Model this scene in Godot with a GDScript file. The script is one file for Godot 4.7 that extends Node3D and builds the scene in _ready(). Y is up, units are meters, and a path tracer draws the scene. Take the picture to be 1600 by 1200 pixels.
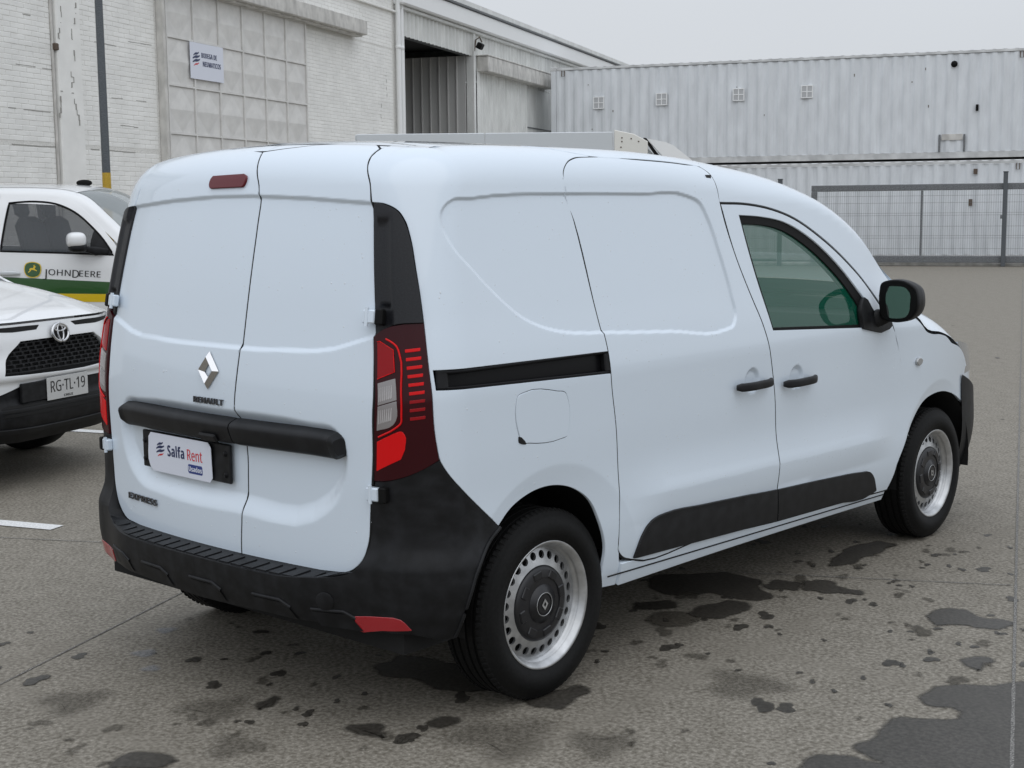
extends Node3D
# A white panel van in a yard. World: x to the right of the van, y up, -z the way the van points; the origin lies on the ground below its rear axle.

const RC := 0.16
const AL := 0.25
var M := {}
var used := {}
var WT: Lut
var FT: Lut
var YT: Lut
var WB: Lut
var FB: Lut
var stamp: PackedVector2Array
var rear_panel: PackedVector2Array
var plate_recess: PackedVector2Array
var rng := RandomNumberGenerator.new()


class Lut:
	var a := PackedFloat32Array()
	var x0: float
	var k: float
	var n := 1200
	func _init(t: Array) -> void:
		var c: int = t.size() / 2
		var d := []
		for i in c - 1:
			d.append((t[2 * i + 3] - t[2 * i + 1]) / (t[2 * i + 2] - t[2 * i]))
		var m := [d[0]]
		for i in range(1, c - 1):
			m.append((d[i - 1] + d[i]) / 2.0 if d[i - 1] * d[i] > 0 else 0.0)
		m.append(d[c - 2])
		x0 = t[0]
		k = n / (t[2 * c - 2] - x0)
		var i := 0
		for j in n + 1:
			var x: float = x0 + j / k
			while i < c - 2 and x > t[2 * i + 2]:
				i += 1
			var h: float = t[2 * i + 2] - t[2 * i]
			var u: float = (x - t[2 * i]) / h
			a.append(t[2 * i + 1] * (1 + 2 * u) * (1 - u) * (1 - u) + m[i] * h * u * (1 - u) * (1 - u) + t[2 * i + 3] * u * u * (3 - 2 * u) + m[i + 1] * h * u * u * (u - 1))
	func at(x: float) -> float:
		var q := (x - x0) * k
		if q <= 0.0:
			return a[0]
		if q >= n:
			return a[n]
		var i := int(q)
		return lerpf(a[i], a[i + 1], q - i)


class Geo:
	var v := PackedVector3Array()
	var n := PackedVector3Array()
	var uv := PackedVector2Array()
	var i := PackedInt32Array()
	func vert(p: Vector3, nn: Vector3, t := Vector2.ZERO) -> int:
		v.append(p)
		n.append(nn)
		uv.append(t)
		return v.size() - 1
	func tri(a: int, b: int, c: int) -> void:  # counter-clockwise seen from outside
		i.append(a)
		i.append(c)
		i.append(b)
	func quad(a: Vector3, b: Vector3, c: Vector3, d: Vector3) -> void:
		var nn := (c - a).cross(d - b).normalized()
		var s := v.size()
		var q := [a, b, c, d]
		var lu := a.distance_to(b)
		var lv := a.distance_to(d)
		var t := [Vector2.ZERO, Vector2(lu, 0), Vector2(lu, lv), Vector2(0, lv)]
		for k in 4:
			vert(q[k], nn, t[k])
		tri(s, s + 1, s + 2)
		tri(s, s + 2, s + 3)
	func flat(a: Vector3, b: Vector3, c: Vector3) -> void:
		var nn := (b - a).cross(c - a).normalized()
		var s := v.size()
		vert(a, nn)
		vert(b, nn)
		vert(c, nn)
		tri(s, s + 1, s + 2)
	func mesh() -> ArrayMesh:
		var arr := []
		arr.resize(Mesh.ARRAY_MAX)
		arr[Mesh.ARRAY_VERTEX] = v
		arr[Mesh.ARRAY_NORMAL] = n
		arr[Mesh.ARRAY_TEX_UV] = uv
		arr[Mesh.ARRAY_INDEX] = i
		var m := ArrayMesh.new()
		m.add_surface_from_arrays(Mesh.PRIMITIVE_TRIANGLES, arr)
		return m
	func mirrored() -> Geo:
		var g := Geo.new()
		for p in v:
			g.v.append(Vector3(-p.x, p.y, p.z))
		for p in n:
			g.n.append(Vector3(-p.x, p.y, p.z))
		g.uv = uv
		for t in i.size() / 3:
			g.i.append(i[3 * t])
			g.i.append(i[3 * t + 2])
			g.i.append(i[3 * t + 1])
		return g


# ---------- shapes ----------
func box(g: Geo, c: Vector3, size: Vector3, ch := 0.0, b := Basis()) -> void:
	var h := size / 2.0
	if ch <= 0.0:
		for ax in 3:
			for sg in [-1.0, 1.0]:
				var e := [Vector3.ZERO, Vector3.ZERO, Vector3.ZERO]
				e[0][ax] = sg * h[ax]
				var a1 := (ax + 1) % 3
				var a2 := (ax + 2) % 3
				e[1][a1] = h[a1]
				e[2][a2] = h[a2] * sg
				var o: Vector3 = c + b * e[0]
				var u: Vector3 = b * e[1]
				var w: Vector3 = b * e[2]
				g.quad(o - u - w, o + u - w, o + u + w, o - u + w)
		return
	ch = minf(ch, minf(h.x, minf(h.y, h.z)) * 0.95)
	var P := func(sx: float, sy: float, sz: float, ax: int) -> Vector3:
		var q := Vector3(sx * (h.x - ch), sy * (h.y - ch), sz * (h.z - ch))
		q[ax] = [sx, sy, sz][ax] * h[ax]
		return c + b * q
	for ax in 3:
		var a1 := (ax + 1) % 3
		var a2 := (ax + 2) % 3
		for sg in [-1.0, 1.0]:
			var q := []
			for k in [[-1, -1], [1, -1], [1, 1], [-1, 1]]:
				var s := [0.0, 0.0, 0.0]
				s[ax] = sg
				s[a1] = float(k[0])
				s[a2] = float(k[1]) * sg
				q.append(P.call(s[0], s[1], s[2], ax))
			g.quad(q[0], q[1], q[2], q[3])
			for s2 in [-1.0, 1.0]:  # the edge between +-ax and +-a1
				var e0 := [0.0, 0.0, 0.0]
				e0[ax] = sg
				e0[a1] = s2
				var lo := e0.duplicate()
				var hi := e0.duplicate()
				lo[a2] = -1.0
				hi[a2] = 1.0
				var pa: Vector3 = P.call(lo[0], lo[1], lo[2], ax)
				var pb: Vector3 = P.call(lo[0], lo[1], lo[2], a1)
				var pc: Vector3 = P.call(hi[0], hi[1], hi[2], a1)
				var pd: Vector3 = P.call(hi[0], hi[1], hi[2], ax)
				if sg * s2 > 0:
					g.quad(pa, pb, pc, pd)
				else:
					g.quad(pb, pa, pd, pc)
	for sx in [-1.0, 1.0]:
		for sy in [-1.0, 1.0]:
			for sz in [-1.0, 1.0]:
				var a: Vector3 = P.call(sx, sy, sz, 0)
				var d: Vector3 = P.call(sx, sy, sz, 1)
				var e: Vector3 = P.call(sx, sy, sz, 2)
				if sx * sy * sz > 0:
					g.flat(a, d, e)
				else:
					g.flat(a, e, d)


# a profile of (radius, height) pairs turned about the local y axis; the outside lies to the left of the way the profile runs when it goes down
func lathe(g: Geo, prof: Array, segs := 32, xf := Transform3D(), sharp := false) -> void:
	for k in prof.size() - 1:
		var p: Vector2 = prof[k]
		var q: Vector2 = prof[k + 1]
		if p.distance_to(q) < 1e-6:
			continue
		var nd := (Vector2(q.y - p.y, p.x - q.x)).normalized() * -1.0
		var na := nd
		var nb := nd
		if not sharp:
			if k > 0:
				var o: Vector2 = prof[k - 1]
				var m := Vector2(p.y - o.y, o.x - p.x).normalized() * -1.0
				if m.dot(nd) > 0.35:
					na = (m + nd).normalized()
			if k < prof.size() - 2:
				var o: Vector2 = prof[k + 2]
				var m := Vector2(o.y - q.y, q.x - o.x).normalized() * -1.0
				if m.dot(nd) > 0.35:
					nb = (m + nd).normalized()
		var s0 := g.v.size()
		for j in segs + 1:
			var t := TAU * j / segs
			var cs := cos(t)
			var sn := sin(t)
			g.vert(xf * Vector3(p.x * cs, p.y, p.x * sn), xf.basis * Vector3(na.x * cs, na.y, na.x * sn), Vector2(float(j) / segs, p.y))
			g.vert(xf * Vector3(q.x * cs, q.y, q.x * sn), xf.basis * Vector3(nb.x * cs, nb.y, nb.x * sn), Vector2(float(j) / segs, q.y))
		for j in segs:
			var a := s0 + 2 * j
			g.tri(a, a + 2, a + 1)
			g.tri(a + 1, a + 2, a + 3)


func tube(g: Geo, pts: Array, r: float, segs := 8, caps := true) -> void:
	var up := Vector3.UP
	var base := g.v.size()
	for k in pts.size():
		var d: Vector3 = (pts[mini(k + 1, pts.size() - 1)] - pts[maxi(k - 1, 0)]).normalized()
		if absf(d.dot(up)) > 0.95:
			up = Vector3.RIGHT
		var x := d.cross(up).normalized()
		var y := x.cross(d)
		for j in segs + 1:
			var t := TAU * j / segs
			var nn := x * cos(t) + y * sin(t)
			g.vert(pts[k] + nn * r, nn, Vector2(float(j) / segs, k))
	for k in pts.size() - 1:
		for j in segs:
			var a := base + k * (segs + 1) + j
			g.tri(a, a + segs + 1, a + 1)
			g.tri(a + 1, a + segs + 1, a + segs + 2)
	if caps:
		for e: int in [0, pts.size() - 1]:
			var dd: Vector3 = (pts[0] - pts[1]).normalized() if e == 0 else (pts[-1] - pts[-2]).normalized()
			var c := g.vert(pts[e], dd)
			for j in segs:
				var a := base + e * (segs + 1) + j
				var i0 := g.vert(g.v[a], dd)
				var i1 := g.vert(g.v[a + 1], dd)
				if e == 0:
					g.tri(c, i0, i1)
				else:
					g.tri(c, i1, i0)


# a flat outline (x right, y up seen from +z) made depth thick; its face lies at z = depth
func prism(g: Geo, poly: PackedVector2Array, depth: float, xf := Transform3D(), ch := 0.0) -> void:
	if area(poly) < 0:
		poly.reverse()
	var top := poly
	if ch > 0.0:
		var r := Geometry2D.offset_polygon(poly, -ch)
		if r.size() and r[0].size() == poly.size():
			top = r[0]
			var best := 0
			for k in top.size():
				if top[k].distance_to(poly[0]) < top[best].distance_to(poly[0]):
					best = k
			var t2 := PackedVector2Array()
			for k in top.size():
				t2.append(top[(best + k) % top.size()])
			top = t2
		else:
			ch = 0.0
	var n := poly.size()
	for k in n:
		var a := poly[k]
		var b := poly[(k + 1) % n]
		g.quad(xf * Vector3(a.x, a.y, 0), xf * Vector3(b.x, b.y, 0), xf * Vector3(b.x, b.y, depth - ch), xf * Vector3(a.x, a.y, depth - ch))
		if ch > 0.0:
			var c := top[(k + 1) % n]
			var d := top[k]
			g.quad(xf * Vector3(a.x, a.y, depth - ch), xf * Vector3(b.x, b.y, depth - ch), xf * Vector3(c.x, c.y, depth), xf * Vector3(d.x, d.y, depth))
	var t := Geometry2D.triangulate_polygon(top)
	var nn := (xf.basis * Vector3(0, 0, 1)).normalized()
	var s := g.v.size()
	for p in top:
		g.vert(xf * Vector3(p.x, p.y, depth), nn, p)
	for k in t.size() / 3:
		ccw(g, top, t[3 * k], t[3 * k + 1], t[3 * k + 2], s)


func ccw(g: Geo, p: PackedVector2Array, a: int, b: int, c: int, s: int) -> void:
	if (p[b] - p[a]).cross(p[c] - p[a]) > 0:
		g.tri(s + a, s + b, s + c)
	else:
		g.tri(s + a, s + c, s + b)


func area(p: PackedVector2Array) -> float:
	var t := 0.0
	for k in p.size():
		t += p[k].cross(p[(k + 1) % p.size()])
	return t / 2.0


# a grid of nu x nv patches over f(u, v), u and v in 0..1; flip where u x v points inwards
func grid(g: Geo, f: Callable, nu: int, nv: int, flip := false) -> void:
	var s := g.v.size()
	for a in nu + 1:
		for b in nv + 1:
			var u := float(a) / nu
			var v := float(b) / nv
			var p: Vector3 = f.call(u, v)
			var e := 0.001
			var du: Vector3 = f.call(minf(u + e, 1.0), v) - f.call(maxf(u - e, 0.0), v)
			var dv: Vector3 = f.call(u, minf(v + e, 1.0)) - f.call(u, maxf(v - e, 0.0))
			var nn := du.cross(dv).normalized()
			g.vert(p, -nn if flip else nn, Vector2(u, v))
	for a in nu:
		for b in nv:
			var k := s + a * (nv + 1) + b
			var q := [k, k + nv + 1, k + nv + 2, k + 1]
			if flip:
				g.tri(q[0], q[2], q[1])
				g.tri(q[0], q[3], q[2])
			else:
				g.tri(q[0], q[1], q[2])
				g.tri(q[0], q[2], q[3])


# points (x, y, x, y ...) as an outline; each is rounded off by a curve, save where a point is given twice
func curve(t: Array, closed := true, steps := 6) -> PackedVector2Array:
	var p: Array[Vector2] = []
	var hard: Array[bool] = []
	for k in t.size() / 2:
		var q := Vector2(t[2 * k], t[2 * k + 1])
		if p.size() and p[-1].distance_to(q) < 1e-6:
			hard[-1] = true
		else:
			p.append(q)
			hard.append(false)
	if closed and p[0].distance_to(p[-1]) < 1e-6:
		p.remove_at(p.size() - 1)
		hard.remove_at(hard.size() - 1)
		hard[0] = true
	var n := p.size()
	var out := PackedVector2Array()
	for k in (n if closed else n - 1):
		var a := p[k]
		var b := p[(k + 1) % n]
		var pa := p[(k - 1 + n) % n]
		var nb := p[(k + 2) % n]
		var la := a.distance_to(b)
		var ta := (b - a) if hard[k] or (not closed and k == 0) else tang(pa, a, b) * la
		var tb := (b - a) if hard[(k + 1) % n] or (not closed and k == n - 2) else tang(a, b, nb) * la
		if hard[k] and hard[(k + 1) % n]:
			out.append(a)
			continue
		for j in steps:
			var u := float(j) / steps
			out.append(a * (1 + 2 * u) * (1 - u) * (1 - u) + ta * u * (1 - u) * (1 - u) + b * u * u * (3 - 2 * u) + tb * u * u * (u - 1))
	if not closed:
		out.append(p[n - 1])
	return out


func tang(a: Vector2, b: Vector2, c: Vector2) -> Vector2:
	var da := a.distance_to(b)
	var dc := b.distance_to(c)
	return ((b - a) / da * dc + (c - b) / dc * da) / (da + dc)


# distance to an outline, positive inside
func inside(p: Vector2, poly: PackedVector2Array) -> float:
	var best := 1e9
	var isin := false
	var n := poly.size()
	var a: Vector2 = poly[n - 1]
	for k in n:
		var b := poly[k]
		var d := b - a
		var w := p - a
		var t := clampf(w.dot(d) / d.length_squared(), 0.0, 1.0)
		best = minf(best, (w - d * t).length_squared())
		if (a.y > p.y) != (b.y > p.y) and p.x < (b.x - a.x) * (p.y - a.y) / (b.y - a.y) + a.x:
			isin = not isin
		a = b
	return sqrt(best) * (1.0 if isin else -1.0)


# the part of a surface f(s, v) inside an outline in (s, v), with its edges turned in
func panel(g: Geo, f: Callable, outline: PackedVector2Array, cell: float, gap := 0.0025, holes := [], rim := 0.014, fine: Variant = null, sub := 4) -> void:
	var poly := outline
	if area(poly) < 0:
		poly.reverse()
	if gap > 0.0:
		var best := PackedVector2Array()
		for r in Geometry2D.offset_polygon(poly, -gap, Geometry2D.JOIN_MITER):
			if r.size() > 2 and absf(area(r)) > (absf(area(best)) if best.size() else 0.0):
				best = r
		poly = best
	var lo := poly[0]
	var hi := poly[0]
	for p in poly:
		lo = lo.min(p)
		hi = hi.max(p)
	lo -= Vector2(0.00013, 0.00017)
	var nx := int((hi.x - lo.x) / cell) + 1
	var ny := int((hi.y - lo.y) / cell) + 1
	var edge := {}
	var loops := [poly] + holes
	for lp in loops:
		for k in lp.size():
			var a: Vector2 = lp[k]
			var b: Vector2 = lp[(k + 1) % lp.size()]
			var m := int(a.distance_to(b) / (cell * 0.12)) + 1
			for j in m + 1:
				var q := (a.lerp(b, float(j) / m) - lo) / cell
				for o in [Vector2(-0.07, -0.07), Vector2(0.07, -0.07), Vector2(-0.07, 0.07), Vector2(0.07, 0.07)]:
					edge[Vector2i((q + o).floor())] = true
	var ids := {}
	for a in nx:
		for b in ny:
			var c0 := lo + Vector2(a, b) * cell
			var mid := c0 + Vector2(cell, cell) / 2
			var parts := sub if fine != null and fine.call(mid) else 1
			var ce := cell / parts
			if edge.has(Vector2i(a, b)):
				for ij in parts * parts:
					var c1 := c0 + Vector2(ij % parts, ij / parts) * ce
					var cl := PackedVector2Array([c1, c1 + Vector2(ce, 0), c1 + Vector2(ce, ce), c1 + Vector2(0, ce)])
					var bits := Geometry2D.intersect_polygons(cl, poly)
					for h in holes:
						var left := []
						for q in bits:
							left.append_array(Geometry2D.clip_polygons(q, h))
						bits.assign(left)
					for q in bits:
						if Geometry2D.is_polygon_clockwise(q):
							continue
						var t := Geometry2D.triangulate_polygon(q)
						var s := g.v.size()
						for p in q:
							surf_vert(g, f, p)
						for k in t.size() / 3:
							ccw(g, q, t[3 * k], t[3 * k + 1], t[3 * k + 2], s)
				continue
			if not Geometry2D.is_point_in_polygon(mid, poly):
				continue
			var isout := false
			for h in holes:
				isout = isout or Geometry2D.is_point_in_polygon(mid, h)
			if isout:
				continue
			var st := sub / parts
			for ij in parts * parts:
				var o0 := Vector2i(a * sub + (ij % parts) * st, b * sub + (ij / parts) * st)
				var q := []
				for o in [o0, o0 + Vector2i(st, 0), o0 + Vector2i(st, st), o0 + Vector2i(0, st)]:
					if not ids.has(o):
						ids[o] = surf_vert(g, f, lo + Vector2(o) * cell / sub)
					q.append(ids[o])
				g.tri(q[0], q[1], q[2])
				g.tri(q[0], q[2], q[3])
	if rim <= 0.0:
		return
	for li in loops.size():
		var lp: PackedVector2Array = loops[li]
		if (area(lp) < 0) == (li == 0):
			lp.reverse()
		var pts := PackedVector2Array()
		var lats := PackedVector2Array()
		for k in lp.size():
			var a: Vector2 = lp[k]
			var b: Vector2 = lp[(k + 1) % lp.size()]
			var d := (b - a).normalized()
			if a.distance_to(b) < 1e-6:
				continue
			var m := int(a.distance_to(b) / maxf(cell, 0.02)) + 1
			var l := Vector2(d.y, -d.x)
			for j in m + 1:
				pts.append(a.lerp(b, float(j) / m))
				lats.append(l)
		# smooth the corner normals where the turn is slight
		var n := pts.size()
		var sm := lats.duplicate()
		for k in n:
			var k2 := (k + 1) % n
			if pts[k].distance_to(pts[k2]) < 1e-5 and lats[k].dot(lats[k2]) > 0.7:
				var mm := (lats[k] + lats[k2]).normalized()
				sm[k] = mm
				sm[k2] = mm
		var base := g.v.size()
		for k in n:
			var p := pts[k]
			var e := 0.0008
			var P: Vector3 = f.call(p.x, p.y)
			var ds: Vector3 = (f.call(p.x + e, p.y) - P) / e
			var dv: Vector3 = (f.call(p.x, p.y + e) - P) / e
			var nn := ds.cross(dv).normalized()
			var L := (ds * sm[k].x + dv * sm[k].y).normalized()
			g.vert(P, nn, p)
			g.vert(P + L * 0.0012 - nn * 0.0012, (nn + L * 1.6).normalized(), p)
			g.vert(P + L * 0.0012 - nn * rim, L, p)
		for k in n:
			var k2 := (k + 1) % n
			for r in 2:
				var a := base + 3 * k + r
				var b := base + 3 * k2 + r
				g.tri(a, a + 1, b + 1)
				g.tri(a, b + 1, b)


func surf_vert(g: Geo, f: Callable, p: Vector2) -> int:
	var e := 0.0008
	var P: Vector3 = f.call(p.x, p.y)
	var ds: Vector3 = f.call(p.x + e, p.y) - P
	var dv: Vector3 = f.call(p.x, p.y + e) - P
	return g.vert(P, ds.cross(dv).normalized(), p)


# a rounded block: a ball squared off by p
func blob(g: Geo, c: Vector3, size: Vector3, b := Basis(), p := 2.8, nu := 28, nv := 16) -> void:
	var s := g.v.size()
	for i in nv + 1:
		var t := PI * i / nv - PI / 2
		for j in nu + 1:
			var u := TAU * j / nu
			var d := Vector3(cos(t) * cos(u), sin(t), cos(t) * sin(u))
			var r := pow(pow(absf(d.x), p) + pow(absf(d.y), p) + pow(absf(d.z), p), -1.0 / p)
			var q := d * r
			var nn := Vector3(signf(q.x) * pow(absf(q.x), p - 1) / size.x, signf(q.y) * pow(absf(q.y), p - 1) / size.y, signf(q.z) * pow(absf(q.z), p - 1) / size.z).normalized()
			g.vert(c + b * (q * size / 2), b * nn)
	for i in nv:
		for j in nu:
			var k := s + i * (nu + 1) + j
			g.tri(k, k + nu + 1, k + 1)
			g.tri(k + 1, k + nu + 1, k + nu + 2)


# ---------- names, labels ----------
func numbered(called: String) -> String:
	used[called] = used.get(called, -1) + 1
	return called if used[called] == 0 else "%s_%03d" % [called, used[called]]


func tag(o: Node, label: String, category := "", group := "", kind := "") -> Node:
	for k in [["label", label], ["category", category], ["group", group], ["kind", kind]]:
		if k[1] != "":
			o.set_meta(k[0], k[1])
	return o


func thing(called: String, label: String, category: String, at := Transform3D(), group := "") -> Node3D:
	var o := Node3D.new()
	o.name = numbered(called)
	add_child(o)
	o.transform = at
	return tag(o, label, category, group)


func part(parent: Node, called: String, shape: Variant, m: Material, label := "", kind := "") -> MeshInstance3D:
	var o := MeshInstance3D.new()
	o.name = called if parent != self else numbered(called)
	o.mesh = shape.mesh() if shape is Geo else shape
	o.material_override = m
	parent.add_child(o, true)
	tag(o, label, "", "", kind)
	return o


func bx(parent: Node, called: String, c: Vector3, size: Vector3, m: Material, ch := 0.0, b := Basis()) -> MeshInstance3D:
	var g := Geo.new()
	box(g, c, size, ch, b)
	return part(parent, called, g, m)


func text(parent: Node, called: String, t: String, m: Material, height: float, xf: Transform3D, depth := 0.002, font := "Droid Sans", weight := 700, stretch := 1.0) -> MeshInstance3D:
	var f := SystemFont.new()
	f.font_names = PackedStringArray([font])
	f.font_weight = weight
	var tm := TextMesh.new()
	tm.font = f
	tm.text = t
	tm.font_size = 64
	tm.pixel_size = height / 46.0
	tm.depth = depth
	tm.curve_step = 1.0
	var o := part(parent, called, tm, m)
	o.transform = xf * Transform3D(Basis.from_scale(Vector3(stretch, 1, 1)), Vector3.ZERO)
	return o


# ---------- materials ----------
func lin(r: float, g: float, b: float, a := 1.0) -> Color:
	var c := Color(r, g, b).linear_to_srgb()
	c.a = a
	return c


func mat(called: String, c: Color, rough: float, metal := 0.0, coat := 0.0) -> StandardMaterial3D:
	var m := StandardMaterial3D.new()
	m.resource_name = called
	m.albedo_color = c
	m.roughness = rough
	m.metallic = metal
	if coat > 0:
		m.clearcoat_enabled = true
		m.clearcoat = coat
		m.clearcoat_roughness = 0.03
	M[called] = m
	return m


func glass(called: String, c: Color) -> StandardMaterial3D:
	var m := mat(called, c, 0.02)
	m.transparency = BaseMaterial3D.TRANSPARENCY_ALPHA
	return m


func noise_image(size: int, freq: float, oct: int, sd: int, type := FastNoiseLite.TYPE_SIMPLEX_SMOOTH) -> Image:
	var n := FastNoiseLite.new()
	n.noise_type = type
	n.seed = sd
	n.frequency = freq
	n.fractal_octaves = oct
	return n.get_seamless_image(size, size, false, false, 0.12, true)


func ramp_texture(im: Image, stops: Array) -> ImageTexture:  # stops: value, linear grey or colour
	var gr := Gradient.new()
	gr.offsets = PackedFloat32Array(stops.map(func(s): return s[0]))
	gr.colors = PackedColorArray(stops.map(func(s): return s[1]))
	var lut := PackedByteArray()
	for k in 256:
		var c := gr.sample(k / 255.0)
		lut.append(int(clampf(c.r, 0, 1) * 255))
		lut.append(int(clampf(c.g, 0, 1) * 255))
		lut.append(int(clampf(c.b, 0, 1) * 255))
	im.convert(Image.FORMAT_L8)
	var d := im.get_data()
	var out := PackedByteArray()
	out.resize(d.size() * 3)
	for k in d.size():
		var q := d[k] * 3
		out[3 * k] = lut[q]
		out[3 * k + 1] = lut[q + 1]
		out[3 * k + 2] = lut[q + 2]
	return ImageTexture.create_from_image(Image.create_from_data(im.get_width(), im.get_height(), false, Image.FORMAT_RGB8, out))


# a mottled colour over world space: base colour times noise of the given size in metres
func mottle(m: StandardMaterial3D, im: Image, metres: float, low: float, high: float, stretch := Vector3.ONE) -> void:
	m.albedo_texture = ramp_texture(im, [[0.15, Color(low, low, low)], [0.5, Color((low + high) / 2, (low + high) / 2, (low + high) / 2)], [0.85, Color(high, high, high)]])
	m.uv1_triplanar = true
	m.uv1_world_triplanar = true
	m.uv1_scale = Vector3.ONE / metres * stretch


# ---------- the place ----------
func _ready() -> void:
	rng.seed = 7
	var cam := Camera3D.new()
	cam.name = "camera"
	add_child(cam)
	cam.fov = 31.082
	cam.near = 0.05
	cam.far = 900.0
	cam.transform = Transform3D(Basis(Vector3.UP, 0.724182) * Basis(Vector3.RIGHT, -0.125466) * Basis(Vector3.BACK, -0.0095), Vector3(3.56147, 1.54111, 3.24511))
	cam.current = true
	var env := Environment.new()
	env.background_mode = Environment.BG_SKY
	env.tonemap_mode = Environment.TONE_MAPPER_LINEAR
	env.tonemap_exposure = 1.0
	env.sdfgi_enabled = true
	env.ssao_enabled = true
	env.ssil_enabled = true
	env.sky = Sky.new()
	env.sky.sky_material = overcast()
	var we := WorldEnvironment.new()
	we.name = "world_environment"
	we.environment = env
	add_child(we)
	var sun := DirectionalLight3D.new()
	sun.name = "sun"
	sun.light_energy = 0.2
	sun.light_color = Color(1.0, 0.98, 0.95)
	sun.light_angular_distance = 80.0
	sun.shadow_enabled = true
	add_child(sun)
	sun.rotation_degrees = Vector3(-62, 55, 0)
	materials()
	build_ground()
	build_warehouse()
	build_containers()
	build_gate()
	build_pole()
	build_trailer()
	build_pickup()
	build_suv()
	build_van()


func overcast() -> PanoramaSkyMaterial:
	var w := 512
	var h := 256
	var n := FastNoiseLite.new()
	n.noise_type = FastNoiseLite.TYPE_SIMPLEX_SMOOTH
	n.seed = 4
	n.frequency = 1.3
	n.fractal_octaves = 4
	var im := Image.create(w, h, false, Image.FORMAT_RGBF)
	for y in h:
		var up := PI / 2 - PI * (y + 0.5) / h
		var z := sin(up)
		for x in w:
			var a := TAU * x / w
			var d := Vector3(cos(a) * cos(up), z * 2.2, sin(a) * cos(up))
			var c := 1.0 + 0.06 * n.get_noise_3dv(d)
			var l := 0.635 * (1.0 + 0.75 * maxf(z, 0.0)) * c if z > 0 else 0.2
			var warm := clampf(z * 1.2, 0, 1)
			im.set_pixel(x, y, Color(l * lerpf(0.955, 0.93, warm), l, l * lerpf(1.055, 1.11, warm)))
	var m := PanoramaSkyMaterial.new()
	m.panorama = ImageTexture.create_from_image(im)
	return m


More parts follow.
